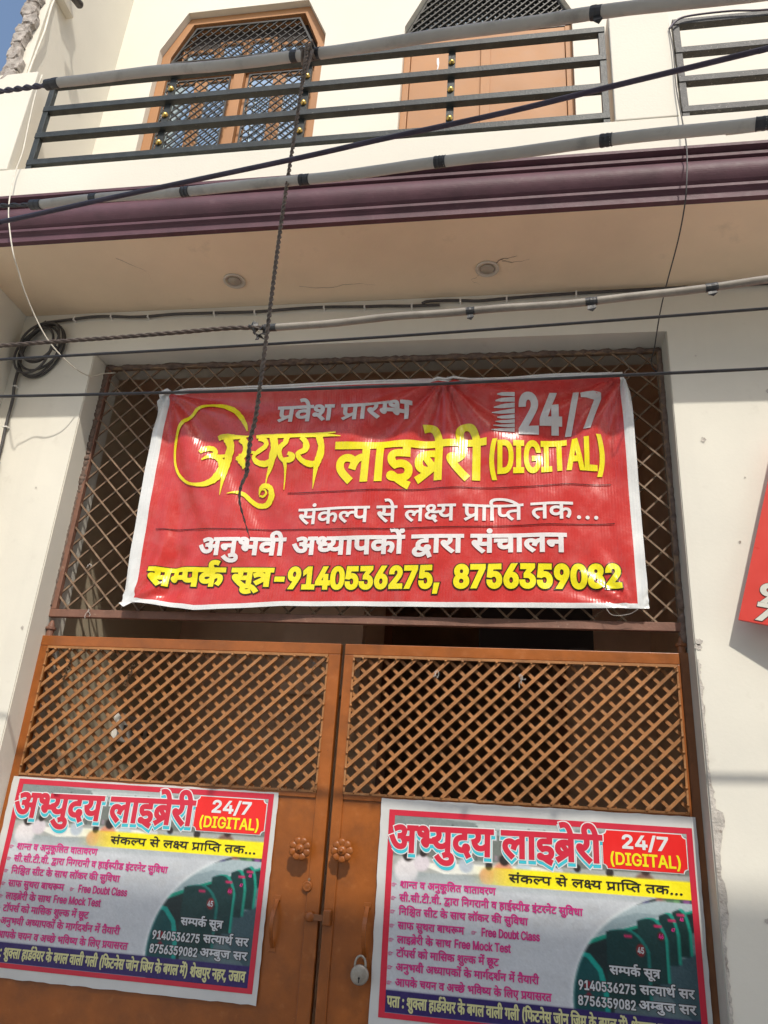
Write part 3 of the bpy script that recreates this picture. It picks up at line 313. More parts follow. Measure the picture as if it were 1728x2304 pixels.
 [[765,-10,-186,0,-292,91,-166,167,1,115,0,116,166,167,292,91,187,0,112,0,196,-32,156,-62,104,-88,21,-56,-185,0,-16,37,-74,57,-110,39,-130,19,-71,0,-130,0,-212,-66,-122,-128,1,-94,0,-92,124,-129,210,-66,131,0,72,0,130,20,110,39,74,57,17,37,187,0,-18,-56,-106,-88,-156,-62,-196,-33]],
 [[401,-4,-124,0,-122,66,1,59,1,607,177,0,1,-585,0,-38,36,-30,55,0,30,0,28,2,15,2,35,-75,-24,-3,-68,-5]],
 [[461,-13,-104,0,-168,39,-100,76,1,53,0,47,74,59,124,33,150,17,77,5,98,6,124,7,58,17,1,20,1,3,0,34,-50,47,-102,26,-75,0,-78,0,-110,-25,-70,-36,-17,-19,-167,27,42,50,142,56,172,24,85,0,54,0,140,-13,130,-40,84,-76,1,-64,1,-360,-171,0,1,74,-11,0,-18,-19,-82,-40,-132,-28],[491,65,98,0,134,38,70,61,1,33,1,76,-10,-6,-72,-11,-92,-7,-88,-6,-25,-1,-62,-4,-110,-19,-68,-37,1,-31,0,-28,60,-39,100,-19]],
 [[527,-12,-112,0,-176,33,-114,64,-17,47,167,20,24,-45,130,-42,99,0,114,0,136,49,1,34,0,28,-80,38,-79,9,-181,22,-148,17,-146,74,1,58,0,46,106,72,182,41,117,0,114,0,156,-34,100,-59,25,-39,-159,-20,-22,29,-104,48,-105,0,-98,0,-130,-45,1,-34,0,-30,88,-37,97,-11,167,-20,148,-17,142,-74,1,-56,0,-48,-108,-75,-194,-43]],
 [[177,0,1,728,265,0,359,-459,12,-17,32,-48,36,-57,34,-56,13,-24,-39,0,14,23,32,55,36,57,34,50,13,17,355,459,265,0,1,-728,-181,0,1,416,0,22,2,58,2,63,4,66,1,30,17,0,-20,-33,-46,-70,-44,-65,-40,-54,-13,-17,-323,-416,-161,0,-329,416,-14,17,-36,52,-44,64,-48,71,-23,35,19,0,2,-27,2,-64,2,-64,2,-61,1,-23,1,-416]],
 [[599,-12,-148,0,-224,71,-124,127,1,84,0,85,124,127,224,71,149,0,80,0,140,-21,116,-38,84,-56,25,-36,-169,-24,-12,21,-48,35,-70,26,-90,14,-53,0,-108,0,-142,-57,-68,-93,1,-54,0,-54,68,-92,142,-57,109,0,56,0,92,15,70,26,50,38,11,21,169,-23,-20,-37,-86,-57,-116,-41,-144,-21]],
 [[321,196,1,109,33,0,467,241,219,0,-503,-259,-19,0],[155,0,1,728,177,0,1,-728],[845,0,-417,267,127,62,519,-329]],
 [[341,551,1,-551,-161,0,1,551,-177,0,1,71,547,0,1,-71],[181,615,-42,79,-82,91,-100,38,-67,0,-44,0,-68,-9,-27,-5,-47,73,78,14,105,0,108,0,158,-51,126,-123,57,-107]],
 [[-337,615,-42,79,-82,91,-100,38,-67,0,-44,0,-68,-9,-27,-5,-47,73,78,14,105,0,108,0,158,-51,126,-123,57,-107],[-225,821,0,24,66,34,45,0,46,0,66,-34,1,-24,0,-24,-66,-34,-45,0,-44,0,-66,34]],
 [[593,70,154,0,252,63,150,108,1,69,0,47,-92,62,-81,0,-68,0,-58,-36,1,-25,0,-32,106,-51,117,-14,-65,-63,-162,23,-148,83,1,52,0,48,110,68,107,9,1,70,-909,0,1,71,1431,0,1,-71,-359,0,1,-74,102,-13,134,-84,1,-72,0,-58,-100,-110,-186,-88,-264,-52,-163,0,-194,0,-196,83,1,64,0,21,30,45,33,18,-84,20,-94,65,1,43,0,60,180,64,147,0,34,0,104,-5,27,-5,-11,-69,-28,4,-70,7,-41,0,-176,0,1,-65,0,-29,88,-32,69,-8,58,9,71,0,22,0,48,-2,15,-1,-11,-70,-12,1,-30,0,-9,0,-188,0,1,-70,0,-40,124,-38]],
 [[-357,615,-54,40,-90,37,-86,11,-51,0,-40,0,-84,-12,-39,-9,-51,69,46,10,100,12,59,0,90,0,140,-43,49,-38,9,2,-40,52,-76,57,-88,24,-61,0,-48,0,-64,-8,-27,-6,-45,69,78,14,105,0,108,0,158,-51,126,-123,57,-107]],
 [[941,218,0,-70,-182,-68,-133,0,-172,0,-268,128,-125,148,143,26,86,-106,200,-123,125,0,76,0,96,35,1,39,0,37,-82,58,-63,25,-54,-5,-61,-1,-9,70,136,2,114,44,1,37,0,36,-94,32,-61,0,-74,0,-120,-20,-67,-17,-49,69,52,14,154,24,99,0,156,0,166,-78,1,-59,0,-78,-133,-42,22,-10,19,-10,76,-5,73,0,64,0,100,6,53,7,1,188,-145,0,1,71,1035,0,1,-71,-207,0,1,-551,-161,0,1,551,-355,0,1,-551,-161,0,1,290,-48,-6,-92,-5,-51,0,-34,0,-51,3,30,-30]],
 [[1,622,2243,0,1,-71,-359,0,1,-74,102,-13,134,-84,1,-72,0,-58,-100,-110,-186,-88,-264,-52,-163,0,-194,0,-196,83,1,64,0,21,30,45,33,18,-84,20,-94,65,1,43,0,60,180,64,147,0,34,0,104,-5,27,-5,-11,-69,-28,4,-70,7,-41,0,-176,0,1,-65,0,-29,88,-32,69,-8,58,9,71,0,22,0,48,-2,15,-1,-11,-70,-12,1,-30,0,-9,0,-188,0,1,-70,0,-40,124,-38,105,0,154,0,252,63,150,108,1,69,0,47,-92,62,-81,0,-68,0,-58,-36,1,-25,0,-32,106,-51,117,-14,-65,-63,-162,23,-148,83,1,52,0,48,110,68,107,9,1,70,-1721,0],[1011,198,-72,-31,-178,-49,-125,0,-154,0,-198,86,1,71,0,29,50,51,39,16,-293,-2,1,72,587,0,36,0,72,-1,9,0,-13,-70,-63,0,-116,0,-142,-49,1,-47,0,-43,116,-43,77,0,94,0,136,40,51,25]],
 [[819,286,75,-69,-80,-28,-172,-43,-131,0,-80,0,-130,27,-41,21,-50,27,-48,73,1,64,1,193,-157,0,1,71,783,0,1,-71,-371,0],[525,217,52,0,100,16,45,12,-401,262,1,-138,0,-41,12,-48,26,-29,23,-11,46,-23]],
 [[1137,551,-187,0,1,-171,0,-51,-30,-60,-35,-23,-74,-48,-161,-6,-31,74,44,4,62,11,21,11,24,12,22,35,1,41,1,171,-465,0,1,-198,0,-46,12,-58,40,-38,80,-31,69,-20,221,-62,126,-36,106,-65,1,-50,0,-40,-66,-71,-27,-20,-143,42,26,20,46,45,1,22,0,19,-32,29,-96,35,-97,28,-173,50,-78,23,-110,49,-27,34,-32,36,1,68,1,235,-157,0,1,71,1137,0]],
 [[1,622,727,0,1,-71,-725,0],[91,242,0,35,54,56,43,18,58,25,164,23,137,0,217,0,1,-71,-177,0,-122,0,-122,-12,-37,-17,-48,-19,1,-43,0,-49,148,-91,143,-57,-107,-52,-92,40,-158,80,-94,86]],
 [[649,-10,-148,0,-226,52,-126,92,1,59,0,46,74,79,130,53,81,7,1,4,-106,14,-124,90,1,58,0,56,114,87,202,50,131,0,128,0,200,-50,116,-87,1,-56,0,-58,-126,-90,-101,-14,1,-4,78,-7,130,-53,76,-79,1,-46,0,-59,-128,-92,-226,-52],[649,71,96,0,140,32,78,57,1,38,0,41,-82,62,-142,35,-89,0,-92,0,-142,-35,-82,-62,1,-41,0,-38,76,-57,142,-32],[649,414,76,0,120,31,70,55,1,37,0,37,-68,53,-120,30,-77,0,-80,0,-120,-30,-68,-53,1,-37,0,-37,68,-55,122,-31]],
 [[415,321,443,0,1,-71,-441,0,1,-37,0,-33,-58,-29,-37,0,-38,0,-84,25,-72,39,-46,44,1,19,0,18,54,25,69,0,53,0,1,230,-251,0,1,71,729,0,1,-71,-313,0]],
 [[1307,551,1,-551,-161,0,1,370,-273,0,-82,0,-31,3,72,-30,88,-80,1,-45,0,-46,-82,-62,-134,-30,-79,0,-106,0,-192,61,-176,141,-83,119,143,25,92,-134,200,-139,117,0,64,0,82,34,1,40,0,44,-122,78,-89,28,59,64,541,0,1,110,-1143,0,1,71,1515,0,1,-71]],
 [[273,-6,-54,0,-78,38,1,28,0,27,78,38,55,0,56,0,76,-38,1,-27,0,-28,-76,-38],[273,389,-54,0,-78,38,1,28,0,27,78,39,55,0,56,0,76,-39,1,-27,0,-28,-76,-38]],
 [[1237,551,-331,0,1,-217,44,15,108,19,79,0,129,0,1,-71,-101,0,-92,0,-104,-20,-59,-24,1,-253,-161,0,1,174,-48,-20,-142,-36,-99,0,-94,0,-166,38,-100,77,1,57,0,80,220,94,177,0,46,0,114,-7,31,-3,-11,-73,-32,4,-98,6,-37,0,-116,0,-128,-52,1,-47,0,-53,122,-51,81,0,88,0,138,42,61,30,1,291,-741,0,1,71,1237,0]],
 [[179,551,-177,0,1,71,161,0,-24,22,-30,49,1,31,0,80,280,92,243,0,270,0,444,-72,354,-126,133,-83,-181,0,-212,102,-486,107,-271,0,-200,0,-208,-58,1,-57,0,-27,38,-43,25,-17,217,0,1,-71,-205,0,1,-551,-161,0]],
 [[1459,551,1,-551,-161,0,1,45,-70,-19,-166,-19,-83,0,-216,0,-394,107,-195,125,-54,35,-36,45,1,19,0,21,60,34,69,0,50,0,74,-23,31,-20,42,19,30,59,1,30,0,26,-14,47,-17,20,-401,0,1,71,1667,0,1,-71],[1069,232,70,0,116,29,43,19,1,271,-733,0,34,-37,1,-56,0,-82,-140,-96,-123,-27,140,-84,310,-90,199,0,86,0,156,20,75,23,1,76,-46,-14,-128,-20,-79,0,-94,0,-150,39,-86,70,1,46,0,73,192,81,159,0,34,0,108,-5,29,-5,-11,-69,-30,4,-74,6,-35,0,-96,0,-110,-44,1,-44,0,-43,110,-41]],
 [[93,-129,30,59,54,134,15,52,195,0,15,-11,-26,-53,-96,-126,-49,-55]],
 [[1,622,1127,0,1,-71,-219,0,64,-39,1,-48,0,-90,-157,-46,72,-32,114,-85,1,-59,0,-50,-90,-68,-156,-34,-95,0,-114,0,-206,61,-190,138,-87,114,143,25,56,-78,134,-119,158,-67,93,0,82,0,106,37,1,49,0,41,-90,69,-79,31,-60,-6,-69,-1,-9,70,148,2,142,48,1,49,0,30,-60,45,-45,13,-701,0]],
 [[307,235,-48,0,-108,41,-76,60,1,28,0,23,54,28,69,0,695,0,1,136,-889,0,1,71,1261,0,1,-71,-207,0,1,-551,-161,0,1,258,-267,-112,61,-34,38,-23,1,-20,0,-23,-78,-28,-73,0,-42,0,-66,8,-37,7,-30,7,-66,28,1,23,0,14,36,28,45,18,169,69,170,70,147,49,1,5,-481,0,1,-54,0,-28,-56,-27]],
]
RUN = {
 'adm': [4279,0,0,0,1,568,0,2,1124,0,3,1124,0,0,2077,0,4,2645,0,5,2904,0,6,3313,0],
 'lib': [2667,7,0,0,4,678,0,8,937,0,9,1428,0,2,1999,0,5,1999,0,10,2408,0],
 'dig': [5032,11,0,0,12,391,0,13,1112,0,14,1553,0,13,2299,0,15,2740,0,16,3386,0,17,4076,0,18,4641,0],
 'h24': [2306,19,0,0,20,648,0,21,1297,0,22,1657,0],
 'h24b': [1297,19,0,0,20,648,0],
 'h7': [1009,21,0,0,22,360,0],
 'mot': [9290,23,0,0,24,676,0,25,676,0,26,1438,0,27,1938,0,23,2779,0,2,3455,0,7,3729,0,28,4407,0,29,4867,0,0,5720,0,4,6288,0,30,6547,0,31,6806,0,32,7114,0,32,7958,0,25,8528,0],
 'motd': [10094,23,0,0,24,676,0,25,676,0,26,1438,0,27,1938,0,23,2779,0,2,3455,0,7,3729,0,28,4407,0,29,4867,0,0,5720,0,4,6288,0,30,6547,0,31,6806,0,32,7114,0,32,7958,0,25,8528,0,33,9290,0,33,9558,0,33,9826,0],
 'exp': [11560,34,0,0,35,764,0,36,1319,0,37,1319,0,1,2022,0,10,2578,0,34,3110,0,38,3874,0,29,4236,0,4,4816,0,27,5075,0,25,5643,0,39,6405,0,40,6938,0,4,7558,0,5,7817,0,4,8226,0,23,8758,0,24,9434,0,41,9434,0,4,10068,0,7,10327,0,35,11005,0],
 'con': [3854,23,0,0,42,676,0,25,1591,0,43,2132,0,23,2626,0,44,3302,0,45,3302,0],
 'num': [7401,46,0,0,47,648,0,48,1297,0,20,1945,0,49,2594,0,50,3242,0,51,3891,0,52,4539,0,19,5188,0,22,5836,0,50,6484,0,53,7133,0],
 'title': [5823,34,0,0,54,764,0,29,1203,0,36,1783,0,55,1783,0,29,2303,0,7,3156,0,4,3834,0,8,4093,0,9,4584,0,2,5155,0,5,5155,0,10,5564,0],
 'b1': [10163,3,0,0,4,680,0,56,939,0,32,1297,0,1,2140,0,34,2970,0,35,3734,0,36,4289,0,25,4289,0,44,4830,0,57,5051,0,7,5310,0,32,5988,0,1,6831,0,4,7387,0,32,7646,0,4,8216,0,1,8475,0,5,9031,0,58,9440,0],
 'b2': [19056,23,0,0,10,676,0,33,935,0,23,1203,0,10,1879,0,33,2138,0,59,2406,0,60,2910,0,33,3169,0,1,3437,0,10,3993,0,33,4252,0,40,4793,0,4,5413,0,5,5672,0,4,6081,0,61,6614,0,35,6873,0,62,7428,0,5,7991,0,4,8400,0,35,8659,0,10,9214,0,1,9746,0,63,10576,0,4,11107,0,64,11366,0,65,11857,0,10,12845,0,66,13104,0,8,13954,0,24,14438,0,59,14445,0,5,14949,0,35,15358,0,2,15913,0,59,15913,0,23,16691,0,36,17367,0,61,17367,0,1,17626,0,67,18182,0,4,18797,0],
 'b3': [13252,61,0,0,35,259,0,68,814,0,69,1073,0,32,1769,0,23,2612,0,10,3288,0,59,3547,0,25,4325,0,2,4866,0,23,5360,0,4,6036,0,70,6295,0,7,7211,0,71,7889,0,25,8148,0,5,8910,0,25,9592,0,72,10354,0,23,10887,0,36,11563,0,61,11563,0,1,11822,0,67,12378,0,4,12993,0],
 'b4': [7096,23,0,0,4,676,0,73,935,0,23,1979,0,36,2655,0,70,2655,0,5,3297,0,4,3706,0,74,4239,0,4,4810,0,70,5069,0,75,5711,0,76,6498,0],
 'fd': [8155,77,0,0,78,590,0,79,967,0,79,1550,0,12,2406,0,80,3128,0,81,3728,0,82,4319,0,83,4931,0,84,5532,0,85,6262,0,86,6538,0,87,7099,0,87,7627,0],
 'b5': [5553,7,0,0,4,678,0,8,937,0,9,1428,0,2,1999,0,5,1999,0,10,2408,0,25,2940,0,2,3481,0,23,3976,0,4,4652,0,70,4911,0],
 'fm': [7386,77,0,0,78,590,0,79,967,0,79,1550,0,88,2406,0,80,3310,0,89,3909,0,90,4480,0,15,5303,0,79,5948,0,87,6531,0,83,7059,0],
 'b6': [10694,59,0,0,71,504,0,27,763,0,23,1331,0,43,2007,0,25,2280,0,91,3042,0,76,3575,0,4,4173,0,57,4432,0,23,4691,0,25,5367,0,3,6402,0,36,7082,0,26,7082,0,25,7582,0,76,8618,0,92,9216,0,93,9489,0,44,10055,0,59,10190,0],
 'b7': [14370,34,0,0,35,764,0,36,1319,0,37,1319,0,1,2022,0,10,2578,0,34,3110,0,38,3874,0,29,4236,0,4,4816,0,27,5075,0,25,5643,0,39,6405,0,25,6938,0,2,7479,0,76,7973,0,4,8571,0,62,8830,0,43,9393,0,55,9393,0,3,9913,0,43,10593,0,35,10593,0,76,11422,0,92,12020,0,32,12293,0,94,12863,0,29,12863,0,4,13443,0,5,13702,0,10,14111,0],
 'b8': [16250,95,0,0,27,1023,0,25,1591,0,2,2132,0,41,2626,0,29,3260,0,35,3840,0,1,4669,0,34,5498,0,96,6262,0,2,7293,0,37,7642,0,61,8345,0,1,8604,0,97,9160,0,29,9536,0,25,10389,0,2,10930,0,57,11425,0,7,11684,0,98,12362,0,0,13188,0,29,13756,0,4,14336,0,23,14595,0,5,15271,0,32,15680,0],
 'p1': [6484,47,0,0,48,648,0,20,1297,0,49,1945,0,50,2594,0,51,3242,0,52,3891,0,19,4539,0,22,5188,0,50,5836,0],
 's1': [3864,23,0,0,99,676,0,29,1025,0,4,1605,0,70,1864,0,43,2506,0,23,2779,0,5,3455,0],
 'p2': [6484,100,0,0,22,648,0,50,1297,0,52,1945,0,51,2594,0,50,3242,0,47,3891,0,49,4539,0,100,5188,0,19,5836,0],
 's2': [3785,34,0,0,101,764,0,74,1114,0,36,1685,0,102,1685,0,23,2700,0,5,3376,0],
 'addr': [33088,27,0,0,32,568,0,4,1138,0,103,1670,0,3,2212,0,36,2892,0,104,2892,0,7,3495,0,4,4173,0,63,4706,0,4,5237,0,66,5496,0,43,6067,0,1,6073,0,2,6629,0,29,6629,0,5,7209,0,25,7891,0,2,8432,0,74,8927,0,62,9498,0,7,10061,0,1,11012,0,4,11568,0,7,11827,0,10,12505,0,62,13038,0,7,13601,0,10,14279,0,11,14811,0,61,15202,0,73,15461,0,59,16232,0,35,16736,0,2,17291,0,23,17291,0,102,18240,0,91,18982,0,35,19241,0,105,20070,0,102,20329,0,76,21071,0,25,21942,0,2,22483,0,74,22977,0,62,23548,0,7,24111,0,76,25063,0,92,25661,0,18,25661,0,3,26325,0,2,27005,0,106,27005,0,27,27823,0,36,28391,0,5,28391,0,35,29073,0,63,29628,0,5,30159,0,107,30568,0,108,31110,0,109,31658,0,4,32273,0,1,32532,0],
 'n45': [1297,20,0,0,50,648,0],
 'n46': [1297,20,0,0,52,648,0],
 'n47': [1297,20,0,0,22,648,0],
 'n48': [1297,20,0,0,100,648,0],
 'd9': [648,47,0,0],
 'd7': [648,22,0,0],
}
def contours(run, seg=3):
    r = RUN[run]; out = []
    for k in range(1, len(r), 3):
        gi, gx, gy = r[k:k+3]
        for c in GLY[gi]:
            pts = []; x = y = 0
            for i in range(0, len(c), 2):
                on = c[i] & 1; x += c[i] >> 1; y += c[i+1]; pts.append((x+gx, y+gy, on))
            q = []
            n = len(pts)
            full = []
            for i in range(n):
                a, b = pts[i], pts[(i+1) % n]; full.append(a)
                if not a[2] and not b[2]: full.append(((a[0]+b[0])/2, (a[1]+b[1])/2, 1))
            n = len(full); st = next((i for i in range(n) if full[i][2]), 0); full = full[st:]+full[:st]; i = 0
            while i < n:
                a = full[i]; b = full[(i+1) % n]
                if b[2]: q.append(a[:2]); i += 1
                else:
                    c2 = full[(i+2) % n]
                    for j in range(seg):
                        t = j/seg; q.append(((1-t)**2*a[0]+2*t*(1-t)*b[0]+t*t*c2[0], (1-t)**2*a[1]+2*t*(1-t)*b[1]+t*t*c2[1]))
                    i += 2
            out.append(np.array(q, float))
    return out, r[0]
def offset(c, b):
    c = c[np.linalg.norm(c-np.roll(c, 1, 0), axis=1) > 1e-7]
    if len(c) < 3 or not b: return c
    e = np.roll(c, -1, 0)-c; e /= np.linalg.norm(e, axis=1)[:, None]; n = np.stack([-e[:, 1], e[:, 0]], 1); m_ = n+np.roll(n, 1, 0)
    d = (m_*m_).sum(1); m_ = m_*2/np.maximum(d, .9)[:, None]
    return c+m_*b
def fill(cs, dedupe=1e-6):
    """non-zero winding fill of closed contours -> verts, triangles"""
    V = []; E = []
    for c in cs:
        if len(c) < 3: continue
        n = len(V); V += [Vector(p) for p in c]; E += [(n+i, n+(i+1) % len(c)) for i in range(len(c))]
    v, _, f, *_ = delaunay_2d_cdt(V, E, [], 0, dedupe)
    P = np.array([(a.x, a.y) for a in v]); T = np.array(f); ctr = P[T].mean(1); w = np.zeros(len(T))
    for c in cs:
        if len(c) < 3: continue
        lo, hi = c.min(0), c.max(0); s_ = np.where((ctr[:, 0] <= hi[0]) & (ctr[:, 1] >= lo[1]) & (ctr[:, 1] <= hi[1]))[0]
        if not len(s_): continue
        a = c; b = np.roll(c, -1, 0); X = ctr[s_, 0][:, None]; Y = ctr[s_, 1][:, None]
        up = (a[:, 1] <= Y) & (b[:, 1] > Y); dn = (a[:, 1] > Y) & (b[:, 1] <= Y)
        cr = (b[:, 0]-a[:, 0])*(Y-a[:, 1])-(X-a[:, 0])*(b[:, 1]-a[:, 1])
        w[s_] += (up & (cr > 0)).sum(1)-(dn & (cr < 0)).sum(1)
    T = T[w < -.5]
    return P, T
def text(run, x0, x1, z0, z1, ref=622., bold=0., slope=0., slant=0., seg=3, shift=(0, 0)):
    """a line set between x0 and x1, its base on z0 and its head line (or cap height, ref 727) on z1"""
    cs, adv = contours(run, seg); sx = (x1-x0)/adv; sz = (z1-z0)/ref; out = []
    for c in cs:
        p = offset(c*[sx, sz], bold); x = p[:, 0]; z = p[:, 1]
        out.append(np.stack([x0+x+slant*z+shift[0], z0+z+slope*x+shift[1]], 1))
    return fill(out)
def mesh2d(name, PT, yf, m_, parent, grid=0, fn=None):
    """a flat figure in (x,z) laid at depth yf (a number, or a function of x,z followed after cutting along a grid)"""
    P, T = PT; b = MB(); b.add([(p[0], 0, p[1]) for p in P], [tuple(int(i) for i in t) for t in T])
    if grid:
        bm = bmesh.new(); vs_ = [bm.verts.new(p) for p in b.v]
        for f in b.f:
            try: bm.faces.new([vs_[i] for i in f])
            except ValueError: pass
        for ax in (0, 2):
            lo, hi = P[:, 0 if ax == 0 else 1].min(), P[:, 0 if ax == 0 else 1].max()
            k = math.ceil(lo/grid)
            while k*grid < hi:
                co = Vector((0, 0, 0)); co[ax] = k*grid; no = Vector((0, 0, 0)); no[ax] = 1
                bmesh.ops.bisect_plane(bm, geom=bm.verts[:]+bm.edges[:]+bm.faces[:], plane_co=co, plane_no=no, dist=1e-6); k += 1
        bm.verts.index_update(); v = [tuple(q.co) for q in bm.verts]; f = [[q.index for q in fc.verts] for fc in bm.faces]; bm.free()
        b = MB(); b.add(v, f)
    if callable(yf): b.v = [(x, yf(x, z), z) for x, _, z in b.v]
    else: b.v = [(x, yf, z) for x, _, z in b.v]
    # faces look towards the street
    o = b.build(name, m_, parent, fix=False)
    me = o.data
    if len(me.polygons):
        if sum(p.normal.y*p.area for p in me.polygons) > 0: me.flip_normals()
    if grid: me.polygons.foreach_set('use_smooth', [True]*len(me.polygons))
    return o
def poly2(pts): 
    a = np.array(pts, float)
    if ((np.roll(a[:, 0], -1)-a[:, 0])*(np.roll(a[:, 1], -1)+a[:, 1])).sum() < 0: a = a[::-1]
    return a
def rect2(x0, x1, z0, z1): return poly2([(x0, z0), (x1, z0), (x1, z1), (x0, z1)])

# ------------------------------------------------------------------ setting: street
tag(box('street', 'street', None, -40, 40, -3.7, .02, Z0-.3, Z0), kind='structure')
tag(MB().box(-600, 600, -600, 600, Z0-.45, Z0-.32).build('ground', 'street'), kind='structure')

# ------------------------------------------------------------------ the house
X0, X1, ZT = 0., 2.1, 3.169          # the gate opening
XS = -.335                          # face of the side wall
ZS = 3.353                          # soffit
YU = .12                            # plane of the upper wall
house = thing('house', 'cream two storey house with a purple cornice, balcony and wide gated opening', 'house', (1.05, .1, Z0))
wall = MB().box(XS, X0, 0, .2, Z0, ZS-.001).box(X1, 5.2, 0, .2, Z0, ZS-.001).box(X0, X1, 0, .2, ZT, ZS-.001).build('front_wall', 'cream', house)
# painted reveals of the opening, a thin skim on the wall's thickness
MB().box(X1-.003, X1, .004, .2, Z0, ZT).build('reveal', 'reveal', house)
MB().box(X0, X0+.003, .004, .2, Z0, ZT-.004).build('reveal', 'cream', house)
# ragged band of lost paint and plaster down the right edge of the opening
rg = random.Random(3); L_ = []; Rr = []
z = Z0
while z < 2.05:
    w_ = .004+.016*max(0, math.sin(z*9)+.6*math.sin(z*23+1))*(1.2 if z < 1.65 else .35)+rg.random()*.006
    Rr.append((X1+w_, z)); z += rg.uniform(.006, .016)
mesh2d('plaster_edge', fill([poly2([(X1+.0005, Z0)]+Rr+[(X1+.0005, 2.05)])]), -.0022, 'plaster', house)
for cx, cz, r_ in ((2.109, 2.100, .011), (2.107, 2.085, .009), (2.106, 2.035, .005), (2.108, 1.97, .006), (2.106, 1.92, .005), (2.183, 3.066, .0035), (2.179, 2.752, .009), (2.253, 2.407, .004), (2.392, 2.925, .008), (2.30, 1.40, .008), (2.36, 1.36, .006), (-.10, 2.6, .004), (2.35, 1.72, .005), (2.29, 2.62, .003), (-.02, 2.09, .006), (2.21, 1.395, .006)):
    q = [(cx+math.cos(a)*r_*rg.uniform(.6, 1.2), cz+math.sin(a)*r_*rg.uniform(.6, 1.4)) for a in [k*2*math.pi/14 for k in range(14)]]
    mesh2d('plaster_chip', fill([poly2(q)]), -.0015, 'plaster', house)
# the daub of cement round the grille
def daub(name, a, b, w_, y, n=70, seed=1):
    r_ = random.Random(seed); pts = [Vector(a).lerp(Vector(b), i/n) for i in range(n+1)]
    rad = [w_*r_.uniform(.55, 1.25) for _ in pts]
    pts = [p+Vector((r_.uniform(-.2, .2)*w_, r_.uniform(-.2, .2)*w_, r_.uniform(-.2, .2)*w_)) for p in pts]
    return MB().tube(pts, w_, 7, rads=rad).build(name, 'mortar', house, smooth=True)
daub('cement_daub', (.01, .100, ZT-.008), (2.09, .100, ZT-.008), .012, 0, 120, 2)
daub('cement_daub', (.008, .098, 3.16), (.008, .098, 2.62), .013, 0, 90, 3)
daub('cement_daub', (.004, .094, 2.62), (.004, .094, 2.19), .006, 0, 60, 9)
daub('cement_daub', (2.092, .100, 3.16), (2.092, .100, 2.1), .012, 0, 90, 4)
# balcony slab, soffit
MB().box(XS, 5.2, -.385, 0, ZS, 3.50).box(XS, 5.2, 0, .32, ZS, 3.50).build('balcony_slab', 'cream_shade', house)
for cx, cy in ((.588, -.148), (1.497, -.143)):
    l = MB().lathe([(.040, 0), (.041, .004), (.036, .007), (.030, .004), (.030, .002)], (cx, cy, ZS-.0005), (0, 0, -1), 28).build('ceiling_light', 'light', house, smooth=True)
    MB().lathe([(.024, 0), (.022, .0035)], (cx, cy, ZS-.0026), (0, 0, -1), 24).build('light_cover', 'lightdim', l, smooth=True)
# hairline cracks in the soffit plaster
def crack(pts, w_=.0010, seed=0):
    r_ = random.Random(seed); P = smooth_path([(a, b, 0) for a, b in pts], 5); L1 = []; L2 = []
    for i, p in enumerate(P):
        q = Vector((p.x+r_.uniform(-.003, .003), p.y+r_.uniform(-.003, .003), 0)); ww = w_*(1-.8*i/len(P))*r_.uniform(.5, 1.4); L1.append((q.x, q.y+ww, ZS-.0012)); L2.append((q.x, q.y-ww, ZS-.0012))
    n = len(P); MB().add(L1+L2, [(i, i+1, n+i+1, n+i) for i in range(n-1)]).build('crack', 'mortar', house)
crack([(1.528, -.168), (1.545, -.185), (1.60, -.198)], .003, 1); crack([(1.545, -.183), (1.58, -.17), (1.64, -.178)], .0015, 2); crack([(.82, -.10), (.92, -.085), (1.02, -.10), (1.10, -.085)], .0009, 3); crack([(1.47, -.11), (1.44, -.085), (1.47, -.06)], .0008, 4); crack([(.2, -.3), (.28, -.22), (.27, -.16)], .0008, 5)
# purple cornice, a moulded profile in (y,z)
prof = [(-.385, 3.353), (-.405, 3.353), (-.405, 3.366), (-.399, 3.372), (-.399, 3.380), (-.404, 3.386), (-.412, 3.392), (-.412, 3.402), (-.406, 3.408)]
prof += [(-.410-.020*math.sin(math.pi*t)**.9, 3.409+.088*t) for t in [k/14 for k in range(1, 14)]]
prof += [(-.410, 3.500), (-.420, 3.503), (-.420, 3.514), (-.412, 3.518), (-.412, 3.524), (-.432, 3.530), (-.432, 3.541), (-.385, 3.541)]
MB().prism(prof, XS-.001, 5.2, 'x').build('cornice', 'cornice', house)
# parapet and its piers
MB().box(XS, 5.2, -.402, -.33, 3.5412, 3.700).build('parapet', 'cream_up', house, bevel=.003)
for a, b, zt in ((-.42, -.252, 4.21), (1.910, 2.106, 4.232), (3.9, 4.1, 4.22)):
    MB().box(a, b, -.404, -.30, 3.7005, zt).build('pier', 'cream_up', house, bevel=.004)
MB().box(-.418, XS-.0005, -.402, -.33, 3.353, 3.70).build('parapet', 'cream_up', house)
